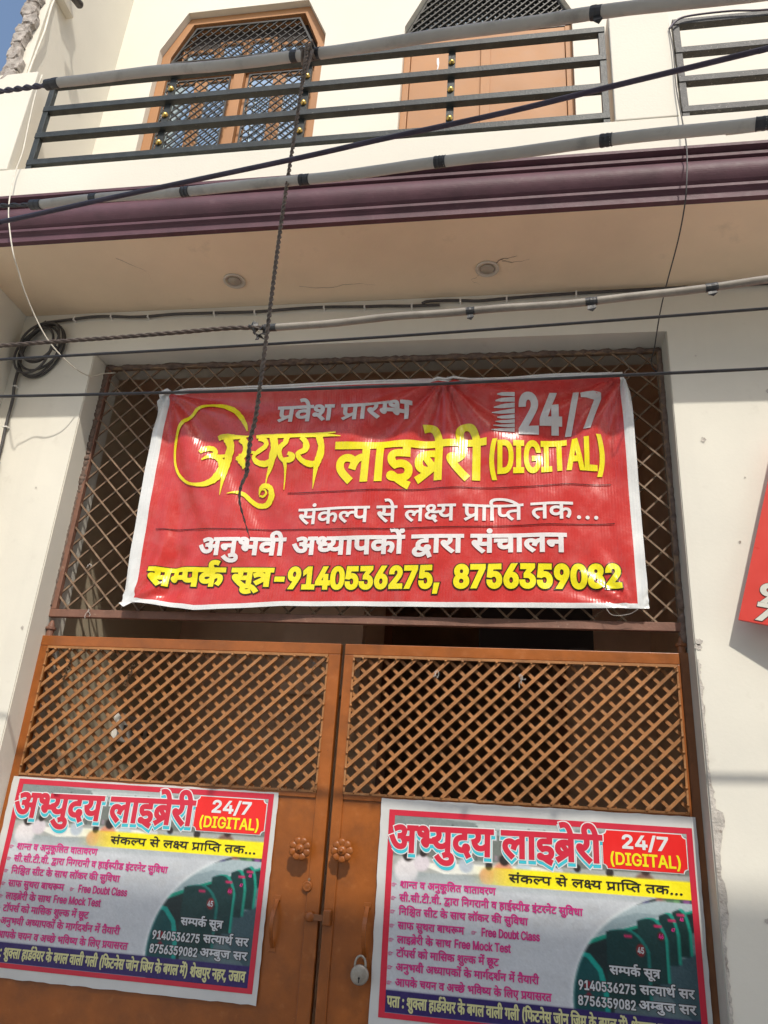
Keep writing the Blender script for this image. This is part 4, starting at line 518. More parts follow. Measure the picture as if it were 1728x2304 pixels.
# side wall with its broken brick edge
MB().box(-.405, XS, -.385, 1.6, Z0, 3.352).box(-.405, XS, -.372, YU+.2, 3.3525, 6.2).build('side_wall', 'cream_up', house)
rg = random.Random(11); z = 4.18; k = 0
while z < 5.3:
    h = rg.uniform(.045, .085); b = MB(); n = 5
    c0 = Vector((-.388+rg.uniform(-.012, .008), -.384, z+h/2)); sz = (.030+rg.uniform(-.006, .006), .020, h/2+.004)
    bm = bmesh.new(); bmesh.ops.create_icosphere(bm, subdivisions=3, radius=1)
    vs_ = []
    for v in bm.verts:
        d = v.co; q = Vector([math.copysign(abs(t)**.45, t) for t in d]); f_ = 1+rg.uniform(-.09, .09)+.16*math.sin(d.x*5+k*2.3)*math.sin(d.z*6+k)
        vs_.append((c0.x+q.x*sz[0]*f_, c0.y+q.y*sz[1]*f_, c0.z+q.z*sz[2]*f_))
    bm.verts.index_update(); b.add(vs_, [[v.index for v in f.verts] for f in bm.faces]); bm.free()
    b.build('brick', 'brickwork', house, smooth=False); z += h; k += 1
# upper wall: strips round the window and the door
WX = (-.120, .714); DX = (1.092, 1.845)
def arch(x0, x1, dx, zs, zt, top): return [(x0, top), (x0, zs), (x0+dx, zt), (x1-dx, zt), (x1, zs), (x1, top)]
up = MB().box(XS, WX[0], YU, YU+.2, 3.5, 6.2).box(WX[1], DX[0], YU, YU+.2, 3.5, 6.2).box(DX[1], 5.2, YU, YU+.2, 3.5, 6.2)
up.box(WX[0], WX[1], YU, YU+.2, 3.5, 3.86)
up.prism(arch(WX[0], WX[1], .108, 5.003, 5.256, 6.2), YU, YU+.2).prism(arch(DX[0], DX[1], .108, 4.993, 5.250, 6.2), YU, YU+.2)
up.build('upper_wall', 'cream_up', house)
MB().box(XS, 5.2, -.2, YU+.4, 6.2, 6.3).box(XS, 5.2, 1.5, 1.6, 3.5, 6.2).box(5.1, 5.2, .32, 1.5, Z0, 6.2).build('roof', 'cream_up', house)
# --- window
def ring(outer, inner, y0, y1):
    b = MB(); n = len(outer)
    for i in range(n):
        j = (i+1) % n; a, c, d, e = outer[i], outer[j], inner[j], inner[i]
        b.add([(*a[:1], y0, a[1]), (c[0], y0, c[1]), (d[0], y0, d[1]), (e[0], y0, e[1]), (a[0], y1, a[1]), (c[0], y1, c[1]), (d[0], y1, d[1]), (e[0], y1, e[1])],
              [(0,1,2,3), (7,6,5,4), (0,4,5,1), (2,6,7,3)])
    return b
def octo(x0, x1, zb, zs, zt, dx, i=0.):
    k = i*.62
    return [(x0+i, zb+i), (x0+i, zs-k*.55), (x0+dx+k*.75, zt-i), (x1-dx-k*.75, zt-i), (x1-i, zs-k*.55), (x1-i, zb+i)]
win = ring(octo(*WX, 3.86, 5.003, 5.256, .108, .0008), octo(*WX, 3.86, 5.003, 5.256, .108, .046), .152, .215).build('window', 'wood', house, bevel=.002)
MB().box(.272, .322, .156, .21, 3.905, 4.86).build('mullion', 'wood', win, bevel=.002)
MB().box(-.075, .669, .155, .212, 4.86, 4.905).build('transom', 'wood', win, bevel=.002)
def clipseg(a, b, poly):
    """the part of segment a-b inside a convex polygon"""
    t0, t1 = 0., 1.; d = (b[0]-a[0], b[1]-a[1]); n = len(poly)
    ar = sum(poly[i][0]*poly[(i+1) % n][1]-poly[(i+1) % n][0]*poly[i][1] for i in range(n)); s_ = 1 if ar > 0 else -1
    for i in range(n):
        p, q = poly[i], poly[(i+1) % n]; nx, nz = -(q[1]-p[1])*s_, (q[0]-p[0])*s_
        den = d[0]*nx+d[1]*nz; num = (a[0]-p[0])*nx+(a[1]-p[1])*nz
        if abs(den) < 1e-12:
            if num < 0: return None
            continue
        t = -num/den
        if den > 0: t0 = max(t0, t)
        else: t1 = min(t1, t)
    if t1-t0 <= 1e-4: return None
    return (a[0]+d[0]*t0, a[1]+d[1]*t0), (a[0]+d[0]*t1, a[1]+d[1]*t1)
def lattice(poly, pitch, slope, w_, th, yA, yB, m_, parent, name='lattice_bar', phaseA=0., phaseB=0., jit=0., minlen=.012, ext=0.):
    """two crossing families of bars, each bar a part: '/' at depth yA and its mirror at yB; pitch is horizontal"""
    xs = [p[0] for p in poly]; zs = [p[1] for p in poly]; x0, x1, z0, z1 = min(xs), max(xs), min(zs), max(zs); H = z1-z0; run = H/slope
    for s_, y, ph in ((1, yA, phaseA), (-1, yB, phaseB)):
        k = -int(run/pitch)-2
        while True:
            xb = x0+ph+k*pitch; k += 1
            a, b = ((xb, z0), (xb+run, z1)) if s_ > 0 else ((xb+run, z0), (xb, z1))
            if xb > x1+.001: break
            a = (a[0]+random.uniform(-jit, jit), a[1]); b = (b[0]+random.uniform(-jit, jit), b[1])
            g = clipseg(a, b, poly)
            if not g: continue
            p, q = g
            if math.hypot(p[0]-q[0], p[1]-q[1]) < minlen: continue
            dd = math.hypot(q[0]-p[0], q[1]-p[1]); ex, ez = (q[0]-p[0])/dd*ext, (q[1]-p[1])/dd*ext
            o = MB().bar((p[0]-ex, y, p[1]-ez), (q[0]+ex, y, q[1]+ez), w_, th, (0, 1, 0)).build(name, m_, parent)
for (a, b, c, d, ph) in ((-.055, .268, 3.93, 4.80, .0), (.358, .666, 3.93, 4.80, .01)):
    ring([(a, c), (a, d), (b, d), (b, c)], [(a+.007, c+.007), (a+.007, d-.007), (b-.007, d-.007), (b-.007, c+.007)], .138, .146).build('grille_frame', 'iron', win)
    lattice([(a+.006, c), (b-.006, c), (b-.006, d-.006), (a+.006, d-.006)], .0475, 1.0, .0048, .0048, .1400, .1450, 'iron', win, ext=.002)
    for zz in (4.05, 4.32, 4.50, 4.70):
        MB().box(a-.022, a, .139, .145, zz, zz+.009).box(b, b+.022, .139, .145, zz, zz+.009).build('grille_fixing', 'iron', win)
tp = [(-.060, 4.925), (.040, 5.160), (.570, 5.160), (.672, 4.925)]; ti = [(-.046, 4.932), (.045, 5.150), (.565, 5.150), (.658, 4.932)]
ring(tp, ti, .136, .146).build('grille_frame', 'iron', win)
lattice(ti, .0475, 1.0, .0048, .0048, .1400, .1450, 'iron', win, ext=.002)
# glazed casements set back, each with its own frame and pane
def casement(x0, x1, z0, z1, y, parent, w_=.030):
    f = ring([(x0, z0), (x0, z1), (x1, z1), (x1, z0)], [(x0+w_, z0+w_), (x0+w_, z1-w_), (x1-w_, z1-w_), (x1-w_, z0+w_)], y, y+.02).build('casement', 'wood', parent, bevel=.0015)
    box('pane', 'glass', parent, x0+w_-.002, x1-w_+.002, y+.008, y+.011, z0+w_-.002, z1-w_+.002)
for x0, x1 in ((-.072, .098), (.100, .270), (.324, .492), (.494, .667)): casement(x0, x1, 3.908, 4.858, .180, win)
for x0, x1 in ((-.03, .155), (.158, .30), (.303, .448), (.451, .63)):
    casement(x0, x1, 4.907, 5.10 if x0 not in (-.03, .451) else 5.06, .180, win, .022)
MB().box(-.118, .712, .215, .22, 3.862, 5.255).build('dark_room_sheet', 'dark', house)  # near-black sheet standing in for the unlit room behind the panes
# --- door
door = MB().box(DX[0]+.001, DX[0]+.030, .150, .22, 3.5, 4.990).box(DX[1]-.030, DX[1]-.001, .150, .22, 3.5, 4.990).box(DX[0]+.0305, DX[1]-.0305, .150, .22, 4.885, 4.925).build('door', 'wood', house, bevel=.002)
MB().box(DX[0]+.032, 1.447, .160, .185, 3.505, 4.883).build('door_leaf', 'wood', door, bevel=.002)
MB().box(1.449, DX[1]-.032, .160, .185, 3.505, 4.883).build('door_leaf', 'wood', door, bevel=.002)
MB().box(1.443, 1.485, .149, .1595, 3.505, 4.880).build('cover_strip', 'wood', door, bevel=.002)
for x, z0, z1 in ((1.385, 4.12, 4.36), (1.560, 4.15, 4.385)): MB().box(x-.009, x+.009, .140, .1595, z0, z1).build('door_bolt', 'wood', door, bevel=.002)
mesh2d('paint_drip', fill([poly2([(1.243, 4.812), (1.252, 4.815), (1.255, 4.78), (1.252, 4.745), (1.245, 4.73), (1.248, 4.76), (1.244, 4.78)])]), .1585, 'ink_white', door)
mesh2d('paint_drip', fill([poly2([(1.238, 4.865), (1.246, 4.868), (1.244, 4.85), (1.240, 4.848)])]), .1585, 'ink_white', door)
dp = [(DX[0]+.004, 4.930), (DX[0]+.006, 4.992), (DX[0]+.113, 5.245), (DX[1]-.113, 5.245), (DX[1]-.006, 4.992), (DX[1]-.004, 4.930)]
di = [(DX[0]+.016, 4.938), (DX[0]+.016, 4.990), (DX[0]+.119, 5.235), (DX[1]-.119, 5.235), (DX[1]-.016, 4.990), (DX[1]-.016, 4.938)]
fan = ring(dp, di, .150, .170).build('fanlight', 'iron', house)
lattice(di, .040, 1.0, .0058, .010, .150, .159, 'iron', fan, ext=.002)
lattice([(p[0], p[1]) for p in di], .040, 1.0, .006, .006, .196, .203, 'iron', fan, ext=.002, phaseA=.012, phaseB=.02)
MB().prism([(x, z) for x, z in dp], .2075, .2085).build('pane', 'glass', fan)

# ------------------------------------------------------------------ rooms behind the gate
MB().box(-.155, -.0551, .2, 3.2, Z0, ZT+.12).build('room_wall', 'roomleft', house)
box('room_wall', 'room', house, -.055, 2.3, 3.1, 3.2, Z0, ZT+.12); box('room_wall', 'room', house, 2.2, 2.3, .2, 3.0999, Z0, ZT+.12)
MB().box(-.055, 2.2, .2, 3.1, ZT+.12, ZT+.18).build('room_ceiling', 'room', house)
tag(MB().box(-.055, 2.2, .021, 3.1, Z0-.1, Z0+.02).build('room_floor', 'floor', house), kind='structure')
box('room_partition', 'room', house, -.0548, 1.0, 1.30, 1.36, Z0+.02, 3.285); box('room_partition', 'room', house, 1.0001, 2.199, 1.30, 1.36, 2.62, 3.285); box('room_partition', 'room', house, 1.80, 2.199, 1.30, 1.36, Z0+.02, 2.6199)
ring_ = MB().box(.98, 1.02, 1.285, 1.2995, Z0+.02, 2.66).box(1.78, 1.82, 1.285, 1.2995, Z0+.02, 2.66).box(1.0205, 1.7795, 1.285, 1.2995, 2.60, 2.66).build('inner_door_frame', 'post', house)
MB().box(.60, .95, .9, .97, 2.05, 3.28).build('room_beam', 'room', house)
sb = box('switchboard', 'clip', None, -.0545, -.030, .79, 1.12, 1.815, 1.930, bevel=.003)
tag(sb, 'pale switchboard on the left wall inside, seen through the left gate', 'switchboard')
for yy in (.84, .92, 1.0, 1.07): box('switch', 'cable', sb, -.0300, -.026, yy, yy+.025, 1.86, 1.885)
pq = thing('hanging_board', 'dark board hanging inside above the right gate leaf', 'board', (1.66, .6, 2.20))
box('board', 'dark', pq, 1.457, 1.878, .6, .615, 2.195, 2.40, bevel=.002); 
for xx in (1.5, 1.84): MB().tube([(xx, .607, 2.40), (xx, .607, 3.288)], .002, 5).build('hanger', 'iron', pq)

# ------------------------------------------------------------------ grille over the gate
gr = thing('window_grille', 'dusty brown diamond lattice grille fixed above the orange gate, behind the banner', 'grille', (1.05, .1, 2.154))
MB().box(.002, 2.085, .092, .112, 2.154, 2.181).build('bottom_rail', 'grille_frame', gr, bevel=.0015)
MB().box(.004, .024, .092, .112, 2.1815, 3.150).build('stile', 'grille_frame', gr, bevel=.001)
MB().box(2.080, 2.094, .094, .110, 2.1815, 3.150).build('stile', 'grille', gr, bevel=.001)
MB().box(.006, 2.094, .094, .110, 3.1505, 3.162).build('top_rail', 'grille', gr, bevel=.001)
lattice([(.022, 2.180), (2.080, 2.180), (2.080, 3.152), (.022, 3.152)], .0885, 1.0, .0058, .0058, .1120, .1010, 'grille', gr, phaseA=.022, phaseB=.047, jit=.004, ext=.003)

# ------------------------------------------------------------------ the two gate leaves
def leaf(label, xa, xb, hinge, la, lb, fl, hx, phase):
    g = thing('gate', label, 'gate', ((xa+xb)/2, .1, Z0+.06), 'two leaves of the steel gate')
    zt, zl0, zl1, zb = 2.086, 1.643, 2.042, Z0+.06
    MB().box(xa, xb, .085, .115, zl1+.010, zt).build('top_rail', 'gate', g, bevel=.002)
    MB().box(xa, la, .0852, .115, zb, zl1+.0095).build('stile', 'gate', g, bevel=.002)
    MB().box(lb, xb, .0852, .115, zb, zl1+.0095).build('stile', 'gate', g, bevel=.002)
    MB().box(la+.0005, lb-.0005, .0848, .115, zl0-.022, zl0-.0005).build('middle_rail', 'gate', g, bevel=.002)
    # thin angle iron round the lattice
    MB().box(la-.0, lb, .082, .090, zl1+.001, zl1+.009).box(la-.002, la+.0035, .0825, .090, zl0, zl1).box(lb-.0035, lb+.002, .0825, .090, zl0, zl1).box(la, lb, .0815, .0847, zl0-.007, zl0-.0005).build('angle_iron', 'gate_bar', g)
    # sheet panel with slight buckling
    nx, nz = 24, 30; b = MB(); vs_ = []; zz = [zb+.02+(zl0-.023-zb-.02)*j/nz for j in range(nz+1)]; xx = [la+(lb-la)*i/nx for i in range(nx+1)]
    for z in zz:
        for x in xx:
            ed = min(1, 8*min(x-la, lb-x, z-zz[0], zz[-1]-z)); vs_.append((x, .0905-.0022*ed*math.sin(x*7+xa)*math.sin(z*5+1.3), z))
    b.add(vs_, [(j*(nx+1)+i, j*(nx+1)+i+1, (j+1)*(nx+1)+i+1, (j+1)*(nx+1)+i) for j in range(nz) for i in range(nx)]).build('sheet_panel', 'gate', g, smooth=True)
    lattice([(la+.001, zl0), (lb-.001, zl0), (lb-.001, zl1), (la+.001, zl1)], .0520, .94, .0098, .0075, .0905, .1040, 'gate_bar', g, phaseA=phase, phaseB=phase+.012, jit=.0008, ext=.0015)
    # beads of weld where the bars meet the angle iron
    r_ = random.Random(int(xa*10)); wb = MB()
    for k in range(9):
        for x in (la+.002, lb-.002): wb.lathe([(.001, 0), (.0045*r_.uniform(.7, 1.3), .002), (.003, .005), (.0005, .006)], (x, .0835, zl0+.02+k*.0488*.94+r_.uniform(-.004, .004)), (0, -1, 0), 6)
    for k in range(19): wb.lathe([(.001, 0), (.0045*r_.uniform(.7, 1.3), .002), (.003, .005), (.0005, .006)], (la+.03+k*.052, .0835, zl1-.002), (0, -1, 0), 6).lathe([(.001, 0), (.004*r_.uniform(.7, 1.3), .002), (.0005, .005)], (la+.03+k*.052, .0835, zl0-.002), (0, -1, 0), 6)
    tag(wb.build('weld_beads', 'gate_bar', g, smooth=True), kind='stuff')
    # hinge pin and collar on top
    hx0 = hinge
    MB().lathe([(.0125, 0), (.0125, .022), (.0175, .024), (.018, .031), (.012, .034), (.010, .044), (.004, .056)], (hx0, .102, zt+.0), (0, 0, 1), 12).build('hinge_pin', 'grille_frame' if xa < 1 else 'post', g, smooth=False)
    # eight petalled rosette standing off the sheet
    fx, fz = fl; st = MB().lathe([(.006, 0), (.006, .036)], (fx, .0895, fz), (0, -1, 0), 10).build('stalk', 'gate', g)
    b = MB(); a0 = R(22.5 if xa < 1 else 4)
    ro = MB().lathe([(.001, .0), (.014, .002), (.014, .0055), (.008, .009), (.002, .0095)], (fx, .054, fz), (0, -1, 0), 16).build('rosette', 'gate', g, smooth=True)
    for k in range(8):
        a = a0+k*math.pi/4; bm = bmesh.new(); bmesh.ops.create_uvsphere(bm, u_segments=14, v_segments=8, radius=1); vs_ = []
        for v in bm.verts:
            r_ = (v.co.x+1)/2; wd = (.26+.74*r_**.8)*.0148; l_ = .006+r_*.0265
            px, pz = l_, v.co.y*wd; vs_.append((fx+px*math.cos(a)-pz*math.sin(a), .0525-v.co.z*.0062*(.45+.55*r_), fz+px*math.sin(a)+pz*math.cos(a)))
        bm.verts.index_update(); pb = MB().add(vs_, [[v.index for v in f.verts] for f in bm.faces]); bm.free(); pb.build('petal', 'gate', ro, smooth=True)
    MB().lathe([(.0055, 0), (.0052, .004), (.003, .0062), (.0005, .0068)], (fx, .0455, fz), (0, -1, 0), 12).build('centre_knob', 'gate', ro, smooth=True)
    # bent flat-iron pull handle
    (hxt, z1), (hxb, z0) = hx; n = 14; pts = []
    pth = [(.0895, z1)] + [(.0895-.040*math.sin(math.pi*(k/n))**.55, z1-.012-(z1-z0-.024)*k/n) for k in range(1, n)] + [(.0895, z0)]
    b = MB()
    for (ya, za_), (yb, zb_) in zip(pth, pth[1:]): b.bar((hxt, ya, za_), (hxt, yb, zb_-.0005), .011, .0035, (0, 1, .3))
    hd = b.build('handle', 'gate', g)
    for z_ in (z1+.003, z0-.003): MB().box(hxt-.010, hxt+.010, .0875, .0895, z_-.007, z_+.007).build('handle_foot', 'gate', hd, bevel=.001)
    return g
gl = leaf('left gate leaf of orange brown steel with lattice top, rosette and round keyhole cover', 0., 1.044, .016, .033, 1.005, (.980, 1.481), ((.919, 1.345), (.919, 1.222)), .020)
gr2 = leaf('right gate leaf of orange brown steel with lattice top, rosette and padlocked handle', 1.057, 2.071, 2.082, 1.088, 2.062, (1.103, 1.484), ((1.181, 1.345), (1.181, 1.222)), .030)
tag(MB().box(2.0725, 2.0995, .09, .13, Z0+.0, 2.088).build('gate_post', 'post'), 'dark brown steel post at the right edge of the gate opening', 'post')
kc = MB().lathe([(.014, 0), (.0145, .003), (.011, .0045), (.009, .003), (.005, .0048)], (1.004, .0848, 1.384), (0, -1, 0), 18).build('keyhole_cover', 'gate', gl, smooth=True)
MB().lathe([(.004, 0), (.0035, .004)], (1.008, .0848, 1.402), (0, -1, 0), 10).build('pivot', 'grille', kc)
lt = MB().lathe([(.006, 0), (.013, .002), (.014, .010), (.010, .014)], (1.020, .0848, 1.308), (0, -1, .1), 12).build('latch_eye', 'gate', gl, smooth=True)
MB().box(1.030, 1.062, .074, .0795, 1.300, 1.316).build('hasp', 'post', gl, bevel=.001)
MB().box(1.0585, 1.0820, .070, .0848, 1.289, 1.330).build('latch_plate', 'gate', gr2, bevel=.004)
# padlock through the handle
pl = thing('padlock', 'round worn steel padlock hanging from the right gate handle', 'padlock', (1.174, .07, 1.16))
MB().lathe([(.018, 0), (.0242, .002), (.0248, .006), (.0248, .012), (.0235, .0145), (.021, .0155), (.001, .0165)], (1.1745, .0755, 1.181), (0, -1, 0), 30).build('body', 'steel', pl, smooth=True)
sh = [(1.1745+.0145*math.cos(a), .068, 1.205+.021*max(0, math.sin(a))) for a in [math.pi*k/12 for k in range(13)]]
MB().tube([(sh[0][0], .068, 1.193)]+sh+[(sh[-1][0], .068, 1.193)], .0032, 8).build('shackle', 'steel', pl, smooth=True)
MB().lathe([(.0030, 0), (.0028, .0012)], (1.1745, .0592, 1.174), (0, -1, 0), 10).add([(1.1730, .0578, 1.174), (1.1760, .0578, 1.174), (1.1755, .0578, 1.163), (1.1735, .0578, 1.163)], [(0, 1, 2, 3)]).build('keyhole', 'dark', pl)
# dried marigold strings and stray wire ties on the lattice
def garland(lab, x, z, n, dx, seed):
    r_ = random.Random(seed); g = thing('dried_garland', lab, 'garland', (x, .083, z))
    b = MB()
    for i in range(n):
        c = Vector((x+dx*i/n+r_.uniform(-.004, .004), .080+r_.uniform(-.003, .003), z-.011*i))
        for k in range(14):
            d = Vector((r_.uniform(-1, 1), r_.uniform(-1, .6), r_.uniform(-1, 1))).normalized(); s_ = d.orthogonal().normalized()*.0022; e = c+d*r_.uniform(.003, .0085)
            b.add([c-s_, c+s_, e+s_*.6, e-s_*.6+Vector((0, 0, .002))], [(0, 1, 2, 3)])
    b.build('petals', 'leaf', g, fix=False)
    MB().tube([(x, .081, z+.006), (x+dx, .080, z-.011*n-.01)], .0006, 4).build('string', 'leaf', g)
garland('longer dried flower string on the lattice near the left wall', .127, 2.005, 7, -.012, 5)
garland('dried flower string on the left gate lattice, second from the left wall', .352, 1.995, 7, -.012, 6)
def wiretie(lab, x, y, z, seed, s_=.02, m_='tie'):
    r_ = random.Random(seed); b = MB()
    for k in range(3):
        p = [Vector((x, y, z))]
        for j in range(5): p.append(p[-1]+Vector((r_.uniform(-.5, .5), r_.uniform(-.35, .1), r_.uniform(-.9, .25)))*s_*.5)
        b.tube(smooth_path(p, 3), .0009, 4)
    return tag(b.build('wire_tie', m_, smooth=True), lab, 'wire tie')
wiretie('pale twist of wire on the right lattice nearest the gate gap', 1.352, .080, 2.008, 1)
wiretie('pale twist of wire on the right lattice towards its middle', 1.604, .080, 2.006, 2, .03)
wiretie('black scrap of wire near the top right corner of the left lattice', .963, .080, 2.022, 3, .016, 'cable')
wiretie('small pale tie on the grille at the left of the banner', .115, .092, 2.345, 4, .016)
wiretie('thread hanging from the bottom rail of the grille', .148, .088, 2.176, 5, .02)

# ------------------------------------------------------------------ balcony railings
def railing(label, xa, xb, balus, posts, worn=False):
    m_ = 'black_worn' if worn else 'black'
    g = thing('balcony_railing', label, 'railing', ((xa+xb)/2, -.37, 3.70), 'railings of the balcony')
    for z in (4.150, 4.014, 3.878, 3.743):
        MB().box(xa, xb, -.392, -.366, z-.014, z+.012).build('rail', m_, g, bevel=.0015)
    for x in posts: MB().box(x-.011, x+.011, -.389, -.369, 3.701, 4.1355).build('post', m_, g, bevel=.001)
    for x in balus:
        MB().box(x-.0125, x+.0125, -.3685-.004, -.3655+.004, 3.701, 4.1355).build('baluster', m_, g)
        for z in (4.078, 3.943, 3.806):
            MB().lathe([(.0112, 0), (.0112, .003), (.0104, .0065), (.0075, .0100), (.003, .0118), (.0005, .0122)], (x, -.3728, z), (0, -1, 0), 18).build('brass_knob', 'brass', g, smooth=True)
    return g
railing('grey black four bar balcony railing with brass knobs, left of the cream pier', -.190, 1.897, (.312, .841, 1.370), (-.179, 1.886))
railing('worn grey four bar railing of the balcony, right of the cream pier', 2.120, 3.88, (2.75, 3.3), (2.131, 3.87), True)

# ------------------------------------------------------------------ banner
def fan(x, z, ax, az, a, n, ph, rad, lo=-9, hi=9):
    dx, dz = x-ax, az-z; r_ = math.hypot(dx, dz)+1e-6; th = math.atan2(dx, dz)
    sharp = math.sin(n*th+ph); sharp = math.copysign(abs(sharp)**.8, sharp)
    return a*sharp*math.exp(-(r_/rad)**1.4)*min(1, r_/.05)
def ridge(x, z, p, q, w_, a):
    px, pz = p; dx, dz = q[0]-px, q[1]-pz; L2 = dx*dx+dz*dz; t = ((x-px)*dx+(z-pz)*dz)/L2; tt = max(0, min(1, t))
    d = math.hypot(x-px-dx*tt, z-pz-dz*tt); return a*math.exp(-(d/w_)**2)*math.sin(math.pi*min(1, max(.02, .08+tt*.9)))
def ban_y(x, z):
    y = .060
    y -= fan(x, z, 1.343, 3.042, .0140, 11, .6, .42)
    y -= fan(x, z, 1.960, 3.045, .0135, 12, 1.0, .50)
    y -= fan(x, z, .300, 3.020, .0105, 11, 2.2, .95)
    y -= fan(x, z, 1.955, 2.205, .0060, 14, .4, .20)
    y -= fan(x, z, .300, 2.195, .0060, 12, 1.4, .28)
    y -= ridge(x, z, (.40, 2.20), (.37, 2.75), .030, .011)-ridge(x, z, (.46, 2.19), (.43, 2.62), .028, .007)
    y -= ridge(x, z, (.36, 2.98), (.98, 2.40), .040, .007)-ridge(x, z, (.42, 2.96), (.86, 2.34), .030, .005)
    y -= ridge(x, z, (.33, 2.94), (.62, 2.30), .035, .006)+ridge(x, z, (.55, 2.95), (1.5, 2.62), .05, .004)
    y -= ridge(x, z, (1.90, 2.95), (1.60, 2.30), .04, .004)
    y -= .0030*math.sin(x*5.1+z*3)+.0012*math.sin(x*17-z*11)+.0010*math.sin(x*29+z*23+2)+.0009*math.sin(z*41+4*math.sin(x*6))
    g_ = math.exp(-((x-.44)/.09)**2-((z-2.27)/.16)**2); y -= g_*(.0028*math.sin(x*90+z*40)*math.sin(z*70-x*30)+.006*math.sin(x*38+z*6))
    y -= .012*max(0, (2.30-z)/.1)*math.exp(-((x-.56)/.20)**2)
    return y
BT = [(.268, 3.019), (.30, 3.022), (.853, 3.029), (1.343, 3.040), (1.655, 3.043), (1.955, 3.046), (1.982, 3.012)]
BB = [(.285, 2.196), (.33, 2.199), (.42, 2.190), (.545, 2.176), (.70, 2.186), (.847, 2.199), (1.10, 2.205), (1.509, 2.206), (1.80, 2.212), (1.990, 2.213)]
def itp(pts, x):
    if x <= pts[0][0]: return pts[0][1]
    for (a, b), (c, d) in zip(pts, pts[1:]):
        if x <= c: return b+(d-b)*(x-a)/(c-a)
    return pts[-1][1]
ban = thing('banner', 'large red library banner with yellow and white lettering, tied across the grille', 'banner', (1.13, .06, 2.2))
NX, NZ = 150, 76; b = MB(); vs_ = []; fs_ = []; ms = []
us = [0, .5]+[1+i for i in range(NX-3)]; 
def bu(i):   # columns: white margin left, red field, white margin right
    if i <= 4: return i/4*.0235
    if i >= NX-4: return .981+(i-(NX-4))/4*.019
    return .0235+(i-4)/(NX-8)*(.981-.0235)
def bv(j): return (j/2*.019 if j <= 2 else (.988+(j-(NZ-1))*.012 if j >= NZ-1 else .019+(j-2)/(NZ-3)*(.988-.019)))
for j in range(NZ+1):
    v = bv(j)
    for i in range(NX+1):
        u = bu(i); xl = .286+(.268-.286)*v; xr = 1.990+(1.978-1.990)*v
        x = xl+(xr-xl)*u; zb_, zt_ = itp(BB, x), itp(BT, x); z = zb_+(zt_-zb_)*v
        if v > .955 and u > .984: x -= (u-.984)*(v-.955)*22
        vs_.append((x, ban_y(x, z), z))
for j in range(NZ):
    for i in range(NX):
        fs_.append((j*(NX+1)+i, j*(NX+1)+i+1, (j+1)*(NX+1)+i+1, (j+1)*(NX+1)+i)); ms.append(0 if (4 <= i < NX-4 and 2 <= j < NZ-1) else 1)
b.v = vs_; b.f = fs_; b.m = ms; b.build('sheet', ['flex_red', 'flex_white'], ban, smooth=True, fix=False)
MB().add([(.262, .058, 3.018), (.300, .050, 3.030), (.318, .048, 3.018), (.285, .046, 2.992)], [(0, 1, 2, 3)]).build('folded_corner', 'flex_white', ban, fix=False)
MB().add([(.274, .052, 2.196), (.300, .050, 2.203), (.325, .046, 2.197), (.300, .040, 2.180)], [(0, 1, 2, 3)]).build('folded_corner', 'flex_white', ban, fix=False)
# hem rolled over a cord along the top edge
MB().tube([(x, ban_y(x, 3.03)-.001, itp(BT, x)) for x in [.30+i*(1.655/60) for i in range(61)]], .0045, 6).build('hem', 'flex_white', ban, smooth=True)
def bt(name, m_, PT, lift=.0032): return mesh2d(name, PT, lambda x, z: ban_y(x, z)-lift, m_, ban, grid=.0226)
bt('lettering', 'ink_silver', text('adm', .742, 1.228, 2.884, 2.946, bold=.0030, slope=.010, seg=4))
bt('lettering', 'ink_yellow', text('lib', .976, 1.487, 2.640, 2.787, bold=.0058, slope=.018, seg=4))
bt('lettering', 'ink_yellow', text('dig', 1.500, 1.888, 2.671, 2.783, 727, bold=.0046, slope=.034, seg=4))
bt('lettering', 'ink_silver', text('h24b', 1.600, 1.748, 2.822, 2.972, 727, bold=.0072, slope=.0, seg=4))
bt('lettering', 'ink_silver', text('h7', 1.760, 1.888, 2.834, 2.969, 727, bold=.0050, slope=.0, seg=4))
for k in range(8):
    z = 2.824+k*.0195; L0 = 1.512+.006*((k*5) % 4)
    bt('speed_line', 'ink_silver', fill([poly2([(L0, z+.0062), (1.545, z+.002), (1.590, z), (1.590, z+.0165), (1.545, z+.0142), (L0, z+.0098)])]))
bt('lettering', 'ink_white', text('mot', .862, 1.772, 2.486, 2.541, bold=.0016, slope=.022, seg=4))
for k in range(3): bt('dot', 'ink_white', fill([poly2([(1.793+k*.027+.0065*math.cos(a), 2.512+.0065*math.sin(a)) for a in [t*math.pi/8 for t in range(16)]])]))
bt('lettering', 'ink_white', text('exp', .524, 1.748, 2.371, 2.429, bold=.0036, slope=.019, seg=4))
for m_, bo, lf, nm in (('ink_dark', .0088, .0022, 'outline'), ('ink_yellow', .0050, .0042, 'lettering')):
    bt(nm, m_, text('con', .364, .796, 2.262, 2.320, bold=bo, slope=.006, seg=4), lf)
    bt(nm, m_, text('num', .800, 1.352, 2.258, 2.327, 727, bold=bo+.0002, slope=.0205, seg=4), lf)
    bt(nm, m_, text('p2', 1.396, 1.916, 2.269, 2.340, 727, bold=bo+.0006, slope=.0205, seg=4), lf)
def rule(x0, x1, z0, z1): bt('rule', 'ink_line', fill([poly2([(x0, z0), (x1, z1), (x1, z1+.0032), (x0, z0+.0032)])]))
rule(.815, 1.176, 2.600, 2.606); rule(1.1762, 1.899, 2.606, 2.628); rule(.356, 1.184, 2.463, 2.467); rule(1.1842, 1.903, 2.467, 2.489)
